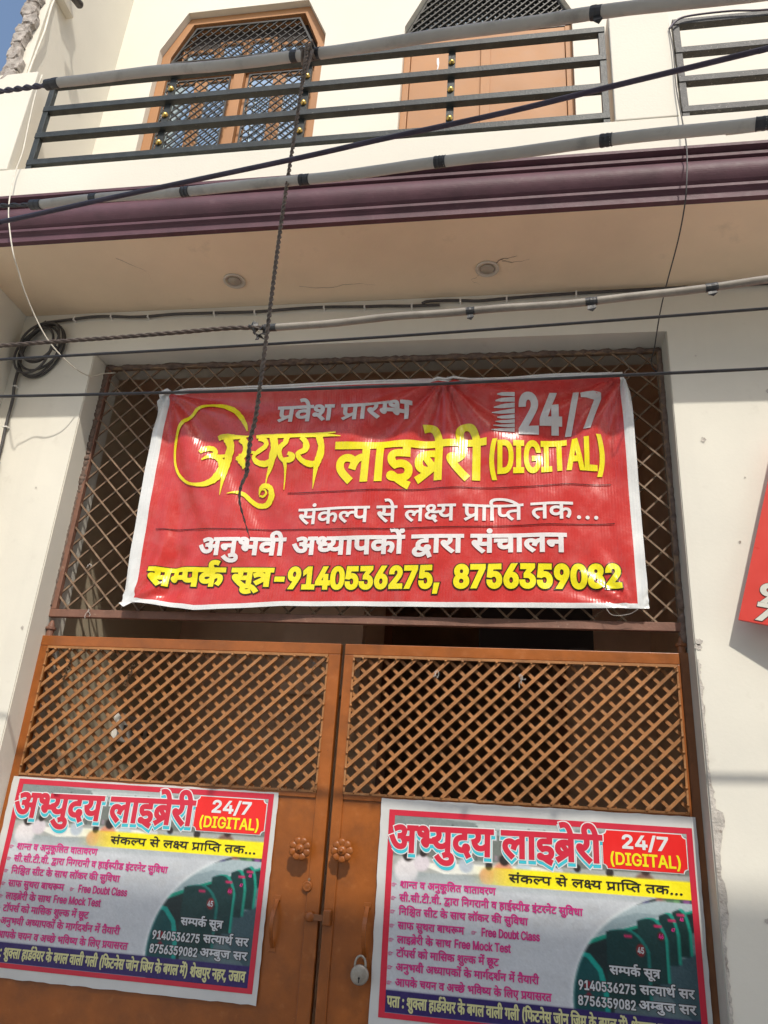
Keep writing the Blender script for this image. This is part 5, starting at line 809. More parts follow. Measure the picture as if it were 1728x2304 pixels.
# brush-written word: strokes in sheet coordinates (x, y, width), traced stroke by stroke
def bx(px, py):
    # brush board 1659 x 1106 -> sheet
    u, v = px/1659, py/1106
    x = (.092+(1.145-.092)*u)*(1-v)+(.241+(1.186-.241)*u)*v; z = (3.156+(3.117-3.156)*u)*(1-v)+(2.420+(2.424-2.420)*u)*v
    dv = v*(1-v); return x-.012*dv*0, z+.0*dv
def stroke(pts, jag=.0, seed=0):
    r_ = random.Random(seed); P = smooth_path([(p[0], p[1], p[2]) for p in pts], 5); Lp = []; Rp = []
    for i, p in enumerate(P):
        a, b_ = P[max(i-1, 0)], P[min(i+1, len(P)-1)]; d = Vector((b_.x-a.x, b_.y-a.y)); d = d.normalized() if d.length else Vector((1, 0)); n = Vector((-d.y, d.x))
        w1 = p.z*.46*(1+r_.uniform(-jag, jag)); w2 = p.z*.46*(1+r_.uniform(-jag, jag)); Lp.append(bx(p.x+n.x*w1, p.y+n.y*w1)); Rp.append(bx(p.x-n.x*w2, p.y-n.y*w2))
    return [poly2([Lp[i], Lp[i+1], Rp[i+1], Rp[i]]) for i in range(len(P)-1)]+[]
ST = [[(800,455,10),(785,410,26),(745,345,34),(690,302,36),(600,285,26),(510,305,22),(425,365,22),(365,450,24),(338,550,18),(340,660,16),(375,735,20),(450,782,18),(540,780,34),(605,735,50),(636,665,52),(610,615,36),(560,605,28),(512,632,8)],
      [(500,588,22),(530,562,36),(575,556,34),(592,582,30),(548,610,26)], [(590,602,24),(640,598,22),(690,590,20)],
      [(612,494,32),(640,486,34),(700,490,34),(760,492,20),(810,487,8)], [(668,495,60),(690,540,56),(672,610,52),(655,690,34),(640,760,20),(625,845,3)],
      [(760,500,50),(790,540,44),(775,600,40),(745,610,36)], [(722,618,16),(750,625,50),(772,660,36),(768,685,8)], [(770,590,22),(810,585,20),(850,588,16)],
      [(868,505,26),(905,510,34),(915,545,32),(870,580,30),(838,608,22),(850,640,34),(900,658,40),(955,640,40)],
      [(855,492,22),(900,486,24),(1000,488,30),(1100,484,28),(1200,482,28),(1290,482,20),(1368,486,4)], [(1120,472,6),(1240,470,12),(1338,463,10)],
      [(962,490,52),(968,560,50),(952,630,46),(935,690,26),(920,730,12),(910,782,4)],
      [(866,838,6),(882,800,26),(912,788,34),(940,805,36),(945,850,40),(915,895,34),(860,898,30),(815,870,30),(770,832,28),(720,822,18),(668,832,3)],
      [(868,842,10),(892,848,14),(912,832,14),(905,810,10),(890,812,6)],
      [(1045,492,40),(1035,530,34),(1005,560,34),(1000,600,30),(1020,635,28),(1065,632,40),(1080,612,34),(1050,596,24)], [(1030,640,30),(1032,690,16),(1020,808,4)],
      [(1130,495,30),(1160,530,40),(1155,575,40),(1112,600,30),(1135,640,34),(1185,660,40),(1225,655,36)],
      [(1240,488,44),(1252,560,42),(1235,630,44),(1215,690,28),(1196,803,3)]]
cs_ = []
for i, s_ in enumerate(ST): cs_ += stroke(s_, .10, i)
bt('brush_lettering', 'ink_yellow', fill(cs_, 1e-6), .0036)
# ties
for nm, p in (('tie', [(1.342, .066, 3.035), (1.350, .085, 3.065), (1.352, .105, 3.085)]), ('tie', [(1.957, .060, 3.040), (1.975, .080, 3.072), (1.985, .10, 3.088), (1.96, .09, 3.13)]), ('tie', [(1.955, .050, 2.208), (1.93, .060, 2.195), (1.88, .055, 2.19), (1.86, .06, 2.22)]), ('tie', [(.31, .05, 2.197), (.28, .07, 2.19), (.26, .10, 2.18)])):
    MB().tube(smooth_path(p, 4), .0008, 5).build(nm, 'tie', ban, smooth=True)

# ------------------------------------------------------------------ posters
PW, PH = .857, .545
def paint(U, V):
    """the printed picture of the poster, (u,v) from its top left; returns sRGB 0..255"""
    n = U.shape; C = np.zeros(n+(3,)); C[:] = (196, 200, 204); rs = np.random.RandomState(4)
    def sm(a, lo, hi): t = np.clip((a-lo)/(hi-lo), 0, 1); return t*t*(3-2*t)
    def put(mask, col, a=1.): C[:] = C*(1-(mask*a)[..., None])+np.array(col, float)*(mask*a)[..., None]
    def rect(x0, x1, y0, y1, col, a=1., e=.004): put(sm(U, x0-e, x0+e)*(1-sm(U, x1-e, x1+e))*sm(V, y0-e, y0+e)*(1-sm(V, y1-e, y1+e)), col, a)
    def ell(cx, cy, rx, ry, col, a=1., e=.2): d = np.sqrt(((U-cx)/rx)**2+((V-cy)/ry)**2); put(1-sm(d, 1-e, 1+e), col, a)
    def poly(P, col, a=1.):
        inside = np.zeros(n, bool); m_ = len(P)
        for i in range(m_):
            (xa, ya), (xb, yb) = P[i], P[(i+1) % m_]
            cond = ((ya > V) != (yb > V)); xi = (xb-xa)*(V-ya)/((yb-ya) if abs(yb-ya) > 1e-9 else 1e-9)+xa; inside ^= cond & (U < xi)
        put(inside.astype(float), col, a)
    # reading room, fading out downwards
    rect(-.1, 1.1, -.1, .36, (150, 160, 160)); rect(-.1, 1.1, -.1, .085, (128, 138, 136)); poly([(.0, .02), (.45, .06), (1, .02), (1, .0), (0, .0)], (190, 198, 196), .6)
    rect(.30, .62, .05, .075, (205, 212, 210), .7); rect(.66, .98, .02, .05, (175, 185, 182), .7)
    rect(-.1, 1.1, .10, .235, (112, 118, 112))
    for k in range(60): x = rs.uniform(0, 1); w_ = rs.uniform(.004, .016); y = rs.choice([.105, .135, .165, .195]); g = rs.uniform(60, 200); rect(x, x+w_, y, y+.025, (g, g*rs.uniform(.8, 1.05), g*rs.uniform(.75, 1.05)), .8, .002)
    for x in (.22, .30, .47, .52, .74, .93): rect(x, x+.006, .06, .24, (70, 76, 78), .8, .002)
    rect(-.1, 1.1, .228, .30, (168, 170, 164)); poly([(.10, .255), (.50, .235), (.58, .262), (.20, .300)], (232, 232, 220)); poly([(.42, .262), (.9, .262), (.9, .30), (.5, .31)], (226, 222, 190))
    def person(x, y, s_, shirt, hair=(38, 30, 28)): ell(x, y+.040*s_, .026*s_, .040*s_, shirt, .95); ell(x+.004, y-.008*s_, .012*s_, .020*s_, hair, .95)
    person(.075, .235, 1.5, (226, 220, 220)); person(.125, .215, 1., (215, 205, 210)); person(.39, .225, 1.35, (214, 140, 110)); person(.34, .255, 1., (208, 150, 120)); person(.455, .215, .9, (190, 205, 210)); person(.27, .215, .9, (180, 190, 200))
    person(.62, .235, .9, (150, 165, 175)); person(.72, .245, 1., (210, 200, 190)); person(.83, .225, 1.2, (120, 90, 80), (60, 40, 36)); person(.56, .225, .8, (205, 208, 214))
    rect(.36, .44, .26, .34, (200, 190, 160), .5)
    fade = sm(V, .27, .40); C[:] = C*(1-fade[..., None])+np.array((196, 200, 204))*fade[..., None]
    for k in range(14): ell(rs.uniform(.1, .75), rs.uniform(.36, .50), rs.uniform(.01, .04), rs.uniform(.01, .03), (180+rs.uniform(-10, 20),)*3, .25)
    # yellow band, fading in from the left
    a = sm(U, .27, .50)*(V > .253)*(V < .333)*(U < .972); put(a.astype(float), (248, 232, 20))
    # study desks in a disc
    d = np.sqrt(((U-.985)/.385)**2+((V-.80)/.49)**2); disc = (d < 1) & (V > .333) & (U < .972); keep = C.copy()
    C[:] = (36, 62, 62)
    rect(.5, 1., .30, .42, (60, 70, 72)); 
    for k in range(9): x = rs.uniform(.70, .95); rect(x, x+.02, .335, .37, tuple(rs.uniform(60, 190, 3)), .7)
    for k in range(5): ell(.79+k*.036, .388-k*.006, .015, .010, (22, 22, 26))
    poly([(.40, .60), (.643, .439), (.866, .346), (.99, .352), (.99, .372), (.745, .489), (.595, .586)], (168, 184, 188)); poly([(.56, .52), (.80, .405), (.88, .41), (.60, .56)], (130, 150, 156), .6)
    poly([(.55, .618), (.602, .570), (.745, .487), (.99, .366), (.99, .385), (.755, .502), (.602, .592)], (6, 140, 116))
    poly([(.60, .592), (.745, .503), (.89, .424), (.99, .378), (.99, .9), (.60, .9)], (20, 40, 42))
    poly([(.90, .55), (.975, .52), (.975, .9), (.80, .9)], (58, 84, 92)); poly([(.91, .50), (.975, .47), (.975, .56), (.91, .60)], (130, 150, 152), .7); poly([(.72, .76), (.86, .72), (.975, .88), (.72, .88)], (96, 116, 120), .8)
    def divider(xl, xr, zt, zb, c1, c2):
        P = [(xl, zt+.02)]+[(xl+(xr-xl)*t, zt+.02-.020*math.sin(t*1.9)+.10*t**4) for t in [i/12 for i in range(1, 13)]]+[(xr, zb), (xl, zb)]
        poly([(x+.009, y-.006) for x, y in P], c2); poly(P, c1)
    divider(.905, .950, .372, .58, (14, 52, 50), (24, 150, 128)); divider(.865, .915, .392, .62, (16, 54, 54), (24, 150, 128)); divider(.80, .880, .420, .70, (16, 56, 56), (24, 146, 128)); divider(.705, .825, .478, .80, (12, 54, 54), (18, 112, 104))
    poly([(.55, .60), (.605, .585), (.655, .60), (.690, .66), (.705, .74), (.712, .9), (.55, .9)], (8, 150, 138)); poly([(.55, .62), (.605, .602), (.645, .618), (.676, .67), (.690, .75), (.697, .9), (.55, .9)], (6, 72, 74))
    for x, y in ((.772, .505), (.862, .452), (.905, .422), (.932, .396)): rect(x-.014, x+.010, y, y+.012, (214, 40, 96), .9, .002)
    ell(.806, .567, .013, .027, (140, 34, 38)); ell(.868, .500, .010, .018, (110, 28, 34)); ell(.645, .735, .012, .022, (150, 24, 44)); ell(.648, .78, .009, .018, (120, 24, 44))
    C[:] = np.where(disc[..., None], C, keep); edge = np.exp(-((d-1)/.02)**2)*(V > .36)*(U < .965)*(d > .985); put(edge*.5, (235, 240, 240))
    # bottom strip, frame
    rect(-.1, .972, .835, .932, (46, 30, 96), 1., .0015)
    C[:] += rs.normal(0, 3, n)[..., None]
    return np.clip(C, 0, 255)
def poster(label, x0, z0, x1, z1, ox, oz, tilt):
    """paper from (x0,z0) to (x1,z1); the print's own top left corner at (ox,oz)"""
    g = thing('poster', label, 'poster', ((x0+x1)/2, .085, z0), 'library posters pasted on the gate')
    y = .0848; yy = lambda x, z: y-.0016+.0010*math.sin(x*11+z*7)+.0007*math.sin(z*31+x*3)
    nx, nz = 40, 26; vs_ = [(x0+(x1-x0)*i/nx, 0, z0+(z1-z0)*j/nz) for j in range(nz+1) for i in range(nx+1)]
    rg = random.Random(int(x0*100)); q = []
    for k, (x, _, z) in enumerate(vs_):
        i, j = k % (nx+1), k//(nx+1); ex = rg.uniform(-.0012, .0012) if i in (0, nx) else 0; ez = rg.uniform(-.0014, .0014) if j in (0, nz) else 0
        q.append((x+ex+tilt*(z-z0), yy(x, z)-.0012*0, z+ez))
    MB().add(q, [(j*(nx+1)+i, j*(nx+1)+i+1, (j+1)*(nx+1)+i+1, (j+1)*(nx+1)+i) for j in range(nz) for i in range(nx)]).build('paper', 'paper', g, smooth=True, fix=False)
    X = lambda u: ox+u*PW; Z = lambda v: oz-v*PH
    def lay(name, m_, PT, k): return mesh2d(name, PT, lambda x, z: yy(x, z)-.0011*k, m_, g, grid=.05)
    def rc(u0, u1, v0, v1): return rect2(X(u0), X(u1), Z(v1), Z(v0))
    # crimson frame and the picture
    vb = .955; fr = np.array(rc(.008, .984, 0.006, vb)); inn = np.array(rc(.028, .966, .034, .932))[::-1]
    lay('frame', 'pk_red', fill([fr, inn]), 1)
    nu, nv = 250, 160; U, V = np.meshgrid(np.linspace(.0255, .9685, nu+1), np.linspace(.031, .9345, nv+1)); col = sum(paint(U+du, V+dv) for du in (-.0013, 0, .0013) for dv in (-.002, 0, .002))/9/255
    col = np.where(col <= .04045, col/12.92, ((col+.055)/1.055)**2.4)
    xs, zs_ = X(U), Z(V); ysA = y-.0016+.0010*np.sin(xs*11+zs_*7)+.0007*np.sin(zs_*31+xs*3)-.0006
    bb = MB(); bb.v = [tuple(p) for p in np.stack([xs, ysA, zs_], -1).reshape(-1, 3)]; n1 = nu+1
    bb.f = [(j*n1+i, (j+1)*n1+i, (j+1)*n1+i+1, j*n1+i+1) for j in range(nv) for i in range(nu)]; bb.m = [0]*len(bb.f)
    o = bb.build('picture', 'print', g, smooth=True, fix=False)
    at = o.data.color_attributes.new('print', 'FLOAT_COLOR', 'POINT'); at.data.foreach_set('color', np.concatenate([col.reshape(-1, 3), np.ones((n1*(nv+1), 1))], 1).ravel().astype(np.float32))
    def tx(name, m_, run, u0, u1, vh, vb_, ref=622., bold=.001, k=2, slope=0., shift=(0, 0)):
        return lay(name, m_, text(run, X(u0), X(u1), Z(vb_), Z(vh), ref, bold, slope, shift=shift), k)
    sl = .014
    for nm, m_, bo, k, sh in (('title_shadow', 'pk_white', .0090, 1.0, (.0016, -.0088)), ('title_shadow', 'pk_cyan', .0062, 1.5, (.0014, -.0086)), ('title_outline', 'pk_white', .0064, 2.1, (0, 0)), ('title', 'pk_red', .0036, 2.8, (0, 0))):
        tx(nm, m_, 'title', .014, .700, .086, .207, bold=bo, k=k, slope=sl, shift=sh)
    def badge(i): 
        u0, u1, v0, v1 = .706+i/PW, .962-i/PW, .040+i/PH, .216-i/PH; r_ = .022; P = []
        for cx, cy, a0 in ((X(u0), Z(v0), 0), (X(u1), Z(v0), -90), (X(u1), Z(v1), -180), (X(u0), Z(v1), -270)):
            P += [(cx+.012*math.cos(R(a0-90*t)), cy+.012*math.sin(R(a0-90*t))) for t in [0, .25, .5, .75, 1]][::1] if False else [(cx+.011*math.cos(R(a0-a)), cy+.011*math.sin(R(a0-a))) for a in (90, 67, 45, 22, 0)]
        return fill([poly2(P)])
    lay('badge', 'pk_white', badge(-.0022), 1.2); lay('badge', 'pk_badge', badge(.0), 2.0)
    tx('badge_lettering', 'pk_white', 'h24', .762, .912, .058, .118, 727, .0018, 2.8); tx('badge_lettering', 'pk_yellow', 'dig', .724, .946, .142, .196, 727, .0012, 2.8)
    tx('motto', 'pk_black', 'motd', .408, .944, .278, .313, bold=.0006, slope=.0)
    for run, u0, u1, v in (('b1', .057, .366, .347), ('b2', .057, .636, .409), ('b3', .057, .467, .471), ('b4', .056, .268, .535), ('b5', .056, .228, .598), ('b6', .056, .377, .658), ('b7', .056, .499, .719), ('b8', .056, .536, .785)):
        tx('line', 'pk_mag', run, u0, u1, v, v+.0305, bold=.0008)
        hand(lay, X(.030), Z(v+.019))
    hand(lay, X(.292), Z(.535+.019))
    tx('line', 'pk_mag', 'fd', .322, .504, .530, .566, 727, .0009); tx('line', 'pk_mag', 'fm', .238, .414, .591, .627, 727, .0009)
    for m_, bo, k in (('pk_black', .0024, 1.6), ('pk_grey', .0009, 2.3)):
        tx('contact', m_, 'con', .711, .858, .643, .676, bold=bo, k=k)
        tx('contact', m_, 'p1', .616, .786, .714, .752, 727, bo, k); tx('contact', m_, 's1', .797, .952, .713, .747, bold=bo, k=k)
        tx('contact', m_, 'p2', .614, .784, .778, .816, 727, bo, k); tx('contact', m_, 's2', .791, .953, .776, .810, bold=bo, k=k)
    tx('address', 'pk_cream', 'addr', .034, .955, .862, .905, bold=.0011)
    for run, u, v, s_ in (('n45', .806, .567, .016), ('n46', .868, .500, .012), ('n47', .905, .468, .009), ('n48', .932, .420, .009)):
        tx('seat_number', 'pk_grey' if run == 'n45' else 'pk_mag', run, u-s_*.62, u+s_*.62, v-s_*.8, v+s_*.8, 727, .0006, 1.6)
    return g
def hand(lay, x, z):
    """small pointing hand drawn before a line"""
    w_ = .0135
    P = [(x, z-.0035), (x, z+.0035), (x+.003, z+.0042), (x+.007, z+.0045), (x+.0085, z+.0028), (x+w_, z+.0026), (x+w_, z+.0012), (x+.0085, z+.001), (x+.0085, z-.004), (x+.003, z-.0042)]
    I = [(x+.0012, z-.0026), (x+.0012, z+.0026), (x+.0034, z+.003), (x+.0034, z-.0030)]
    J = [(x+.0046, z-.003), (x+.0046, z+.003), (x+.0072, z+.0032), (x+.0074, z-.003)]
    lay('pointing_hand', 'pk_mag', fill([poly2(P), poly2(I)[::-1], poly2(J)[::-1]]), 2)
poster('library poster on the left gate leaf, its picture reaching the top edge of the paper', .018, 1.082, .891, 1.630, .034, 1.628, .0)
poster('library poster on the right gate leaf with a wide white top margin', 1.204, 1.030, 2.078, 1.632, 1.222, 1.606, .0)

# ------------------------------------------------------------------ sign on the right wall
sg = thing('wall_sign', 'red sign with pale numerals, hung crooked on the wall at the right edge', 'sign', (2.4, -.07, 2.13))
e1 = Vector((.0745, -.022, -.0211)).normalized(); e2 = Vector((.0368, .0, .1233)).normalized(); o1 = Vector((2.208, -.055, 2.1544)); nn = e1.cross(e2).normalized()
if nn.y > 0: nn = -nn
def sp(a, b, c=0.): return o1+e1*a+e2*b+nn*c
MB().add([sp(a, b, c) for c in (0, -.008) for a, b in ((0, 0), (.9, 0), (.9, .62), (0, .62))], [(0,1,2,3), (7,6,5,4), (0,4,5,1), (1,5,6,2), (2,6,7,3), (3,7,4,0)]).build('panel', 'sign_red', sg, bevel=.0008)
def signtext(run, a0, a1, b0, b1):
    for nm, m_, bo, c in (('outline', 'sign_dark', .0058, .0012), ('numeral', 'sign_white', .0040, .0022)):
        P, T = text(run, a0, a1, b0, b1, 727, bo)
        q = MB().add([sp(x, z, c) for x, z in P], [tuple(int(i) for i in t) for t in T]).build(nm, m_, sg, fix=False)
        if sum(p.normal.y*p.area for p in q.data.polygons) > 0: q.data.flip_normals()
signtext('d9', .034, .094, .066, .118); signtext('d7', .036, .094, .012, .058)
MB().tube([sp(.3, .3, -.008), (sp(.3, .3, -.008).x, -.001, sp(.3, .3).z)], .006, 8).build('bracket', 'iron', sg)

# ------------------------------------------------------------------ cables, pipes and ropes across the lane
def ext(pts, a=None, b=None):
    """run a line on beyond the view, in its own direction"""
    P = [Vector(p) for p in pts]
    if a: P.insert(0, P[0]+(P[0]-P[1]).normalized()*a)
    if b: P.append(P[-1]+(P[-1]-P[-2]).normalized()*b)
    return P
def twisted(pts, r, pitch, n=2, sag=6):
    P = smooth_path(pts, sag); out = []; D = [0]
    for a, b in zip(P, P[1:]): D.append(D[-1]+(b-a).length)
    m_ = max(12, int(D[-1]/pitch*10)); Q = []; j = 0
    for i in range(m_+1):
        s_ = D[-1]*i/m_
        while j < len(D)-2 and D[j+1] < s_: j += 1
        Q.append(P[j].lerp(P[j+1], (s_-D[j])/max(1e-9, D[j+1]-D[j])))
    b_ = MB()
    for k in range(n):
        L_ = []
        for i, p in enumerate(Q):
            d = (Q[min(i+1, m_)]-Q[max(i-1, 0)]).normalized(); u = d.cross(Vector((0, 1, .01))).normalized(); w = d.cross(u); a = 2*math.pi*(D[-1]*i/m_/pitch+k/n); L_.append(p+(u*math.cos(a)+w*math.sin(a))*r*.95)
        b_.tube(L_, r, 6)
    return b_
def tapewrap(p, d, r, L_, parent, flap=0, seed=0):
    r_ = random.Random(seed); d = Vector(d).normalized(); p = Vector(p); b = MB(); n = 7
    b.tube([p+d*(L_*(i/n-.5)) for i in range(n+1)], r, 12, rads=[r*r_.uniform(1.03, 1.14) for _ in range(n+1)])
    if flap:
        s_ = d*L_*.32; c = p+Vector((0, -.002, -r*1.02)); f = flap
        pts = [c-s_, c+s_, c+s_*.9+Vector((.003, -.002, -f*.6)), c+s_*.1+Vector((.002, .001, -f)), c-s_*1.1+Vector((0, -.002, -f*.8))]
        b.add(pts+[q+Vector((0, .0016, 0)) for q in pts], [(0, 1, 2, 3, 4), (9, 8, 7, 6, 5)]+[(i, i+5, (i+1) % 5+5, (i+1) % 5) for i in range(5)])
    return b.build('tape', 'tape', parent, smooth=False)
def near(pts, x):
    for a, b in zip(pts, pts[1:]):
        if a[0] <= x <= b[0]: a, b = Vector(a), Vector(b); return a.lerp(b, (x-a.x)/(b.x-a.x)), b-a
PT_ = [(0.705,-1.36,2.8305),(0.9576,-1.3949,2.7899),(1.2331,-1.438,2.7343),(1.3795,-1.4638,2.7065),(1.5468,-1.4964,2.6706),(1.6937,-1.5286,2.6382),(1.8347,-1.5638,2.5937),(1.959,-1.6,2.5458)]
PM_ = [(0.7815,-1.4,2.4865),(0.9029,-1.4158,2.4714),(1.0776,-1.4403,2.4496),(1.2813,-1.472,2.4258),(1.4841,-1.5076,2.3986),(1.6981,-1.5513,2.3664),(1.8729,-1.594,2.3326),(1.9648,-1.62,2.3143)]
PL_ = [(0.9901, -0.8, 2.6587), (1.2822, -0.8108, 2.6649), (1.4845, -0.8186, 2.6677), (1.7593, -0.8299, 2.6753), (2.0216, -0.8412, 2.6876), (2.1266, -0.846, 2.6954), (2.3217, -0.855, 2.7122)]
def pipe(label, pts, r, taped, e=1.6, seed=1, skin='pvc'):
    g = thing('cable_pipe', label, 'pipe', pts[0], 'grey plastic pipes sleeving the overhead wires')
    rr = random.Random(seed); P = smooth_path(ext(pts, None, e), 9); w1, w2 = rr.uniform(0, 6), rr.uniform(0, 6)
    P = [p+Vector((0, 0, .0022*math.sin(p.x*9+w1)+.0012*math.sin(p.x*23+w2)))*(0 if i == 0 else 1) for i, p in enumerate(P)]
    MB().tube(P, r, 16, rads=[r*(1+rr.uniform(-.02, .02)) for _ in P]).build('sleeve', skin, g, smooth=True)
    for i, (x, L_, fl) in enumerate(taped):
        p, d = near(P, x); tapewrap(p, d, r, L_, g, fl, seed*10+i)
    return g
pipe('uppermost grey plastic pipe, crossing the top of the balcony railing', PT_, .0092, [(.712, .030, 0), (1.2215, .012, 0), (1.262, .014, 0), (1.699, .016, .014)], 1.6, 1)
pipe('grey taped pipe crossing just above the purple cornice', PM_, .0075, [(.79, .022, 0), (.905, .014, 0), (1.079, .014, 0), (1.281, .016, 0), (1.484, .016, 0), (1.698, .015, 0), (1.87, .020, 0)], 1.6, 2)
pl_ = pipe('lowest grey plastic pipe, under the soffit, with ragged tape at its left end', PL_, .0088, [(1.001, .030, .0), (1.4855, .020, .016), (1.7563, .026, .018), (2.0114, .026, .014)], 1.6, 3, 'pvc_sun_dimmed')
r_ = random.Random(5); b = MB()      # ragged tape end
for (cx, cz, s_) in ((.955, 2.668, .012), (.972, 2.660, .012), (.983, 2.645, .013), (.975, 2.632, .009), (.96, 2.655, .009)):
    q = [Vector((cx+math.cos(a)*s_*r_.uniform(.5, 1.3), -.797+r_.uniform(-.012, .006), cz+math.sin(a)*s_*r_.uniform(.5, 1.2))) for a in [k*math.pi/4 for k in range(8)]]
    b.add([Vector((cx, -.800, cz))]+q+[v+Vector((0, .003, 0)) for v in q], [(0, k+1, (k+1) % 8+1) for k in range(8)]+[(k+1, (k+1) % 8+1, (k+1) % 8+9, k+9) for k in range(8)])
b.build('tape', 'tape', pl_)
# wires feeding the pipes from the left
tag(twisted(ext([(0.3754,-1.3,2.901),(0.5762,-1.3364,2.8575),(0.705,-1.36,2.8305)], 1.), .0030, .05).build('twisted_wire', 'purplecable', smooth=True), 'dark twisted wire entering the left end of the uppermost pipe', 'wire')
tag(twisted(ext([(0.54,-1.36,2.5308),(0.7081,-1.3875,2.5027),(0.7815,-1.4,2.4865)], 1.), .0022, .05).build('twisted_wire', 'cable', smooth=True), 'dark wire entering the left end of the pipe above the cornice', 'wire')
TL_ = [(0.0164,-0.74,2.6722),(0.2386,-0.7526,2.6714),(0.4121,-0.7629,2.6708),(0.5671,-0.7724,2.6683),(0.7534,-0.7843,2.6677),(0.897,-0.7938,2.6675),(0.9901,-0.8,2.6587)]
tag(twisted(ext(TL_, 1.), .0030, .075, 3).build('twisted_wire', 'twist', smooth=True), 'brown black twisted wires entering the left end of the lowest pipe', 'wire')
def cable(label, pts, r, m_='cable', name='overhead_cable', group='thin overhead cables crossing the lane', a=1.2, b_=1.2, cat='cable'):
    return tag(MB().tube(smooth_path(ext(pts, a, b_), 6), r, 8).build(name, m_, smooth=True), label, cat, group)
cable('thin black cable crossing above the top edge of the gate opening', [(0.3971,-1.1,2.3824),(0.5487,-1.1,2.3864),(0.9719,-1.1,2.3958),(1.3428,-1.1,2.4062),(1.6752,-1.1,2.4195),(2.0244,-1.1,2.4355),(2.1851,-1.1,2.4447)], .0028)
cable('thin black cable crossing along the top edge of the red banner', [(0.3748,-1.05,2.3322),(0.5309,-1.05,2.3299),(1.0355,-1.05,2.3276),(1.34,-1.05,2.3293),(1.7873,-1.05,2.3387),(2.0278,-1.05,2.3443),(2.1893,-1.05,2.3511)], .0030)
cable('thick dark cable slanting from the cornice at left up across the railing at right', [(0.7101,-1.5,2.3363),(0.8329,-1.5091,2.344),(1.0206,-1.5239,2.3619),(1.2851,-1.5464,2.3829),(1.4137,-1.5582,2.3943),(1.5799,-1.5745,2.406),(1.7019,-1.5872,2.4185),(1.8811,-1.6074,2.4345),(1.9858,-1.62,2.4464)], .0035, 'purplecable')
# rope hanging from the uppermost pipe
rp = thing('hanging_rope', 'old twisted rope hanging from the uppermost pipe down over the banner', 'rope', (1.2545, -1.47, 1.86))
RP = [(1.2543,-1.47,2.715),(1.2539,-1.47,2.5555),(1.2545,-1.47,2.3471),(1.2558,-1.47,2.1408),(1.2556,-1.47,2.0295),(1.2549,-1.47,1.9974),(1.2552,-1.47,1.9469)]
twisted([(p[0]+.0012*math.sin(i*2.1), p[1], p[2]) for i, p in enumerate(RP)], .0017, .018, 2).build('strand', 'rope', rp, smooth=True)
MB().tube(smooth_path([(1.2552,-1.47,1.9469),(1.2501,-1.47,1.9294),(1.251,-1.47,1.9102),(1.2591,-1.47,1.8885),(1.2706,-1.47,1.8614)], 6), .0022, 6, rads=[.0024-.0017*(i/24)+.0005*math.sin(i*2.1) for i in range(25)]).build('frayed_end', 'rope', rp, smooth=True)
b = MB()
for k in range(4):
    c = Vector((1.238+k*.0065, -1.440-k*.003, 2.729)); b.tube([c+Vector((.002*math.sin(t*1.3+k), -.0115*math.cos(t), .0115*math.sin(t))) for t in [2*math.pi*i/16 for i in range(17)]], .0026, 6)
b.tube(smooth_path([(1.248, -1.452, 2.722), (1.252, -1.462, 2.70), (1.2545, -1.468, 2.66)], 4), .0034, 6).tube(smooth_path([(1.258, -1.454, 2.722), (1.259, -1.463, 2.69), (1.2545, -1.469, 2.63)], 4), .0028, 6)
b.build('knot', 'rope', rp, smooth=True)
# white cable down from the balcony to the grille, thin dark wire on the right pier
WC = [(-0.2042,-0.43,4.1492),(-0.2112,-0.425,4.0539),(-0.1999,-0.425,3.9025),(-0.1873,-0.425,3.7569),(-0.1908,-0.425,3.669),(-0.1735,-0.438,3.5639),(-0.1451,-0.45,3.4504),(-0.1056,-0.455,3.3403),(-0.081,-0.44,3.2617),(-0.0826,-0.4,3.2334),(-0.0787,-0.35,3.187),(-0.0645,-0.28,3.127),(-0.0317,-0.23,3.0659),(0.0067,-0.17,3.025),(0.026,-0.1,3.0192),(0.0413,-0.04,3.034),(0.0374,0.03,3.0903),(0.0529,0.085,3.1289)]
tag(MB().tube(smooth_path(WC, 5), .0023, 7).build('white_cable', 'whitecable', smooth=True), 'thin white cable drooping from the left end of the railing to the grille corner', 'cable')
DK = [(2.1031,-0.41,4.0925),(2.1063,-0.415,3.9764),(2.1026,-0.415,3.8191),(2.1071,-0.42,3.6814),(2.1072,-0.435,3.574),(2.1008,-0.455,3.4766),(2.0883,-0.465,3.3624),(2.086,-0.43,3.3118),(2.0824,-0.33,3.2679),(2.0696,-0.18,3.2164),(2.0629,-0.08,3.1754),(2.0599,0.02,3.1219),(2.0545,0.06,3.0987),(2.0593,0.08,3.0793),(2.0747,0.09,3.0654)]
tag(MB().tube(smooth_path(DK, 5), .0022, 7).build('dark_wire', 'cable', smooth=True), 'thin dark wire hanging from the right pier down to the top right grille corner', 'wire')
tag(MB().tube(smooth_path([(2.1031,-0.41,4.0925),(2.1207,-0.405,4.1252),(2.1503,-0.404,4.150),(2.2147,-0.404,4.158),(2.3131,-0.404,4.158),(2.42,-0.402,4.15),(2.6508,-0.40,4.16),(3.4,-.40,4.16)], 6), .0036, 8).build('rail_cable', 'purplecable', smooth=True), 'black cable lying along the top rail of the right hand railing', 'cable')
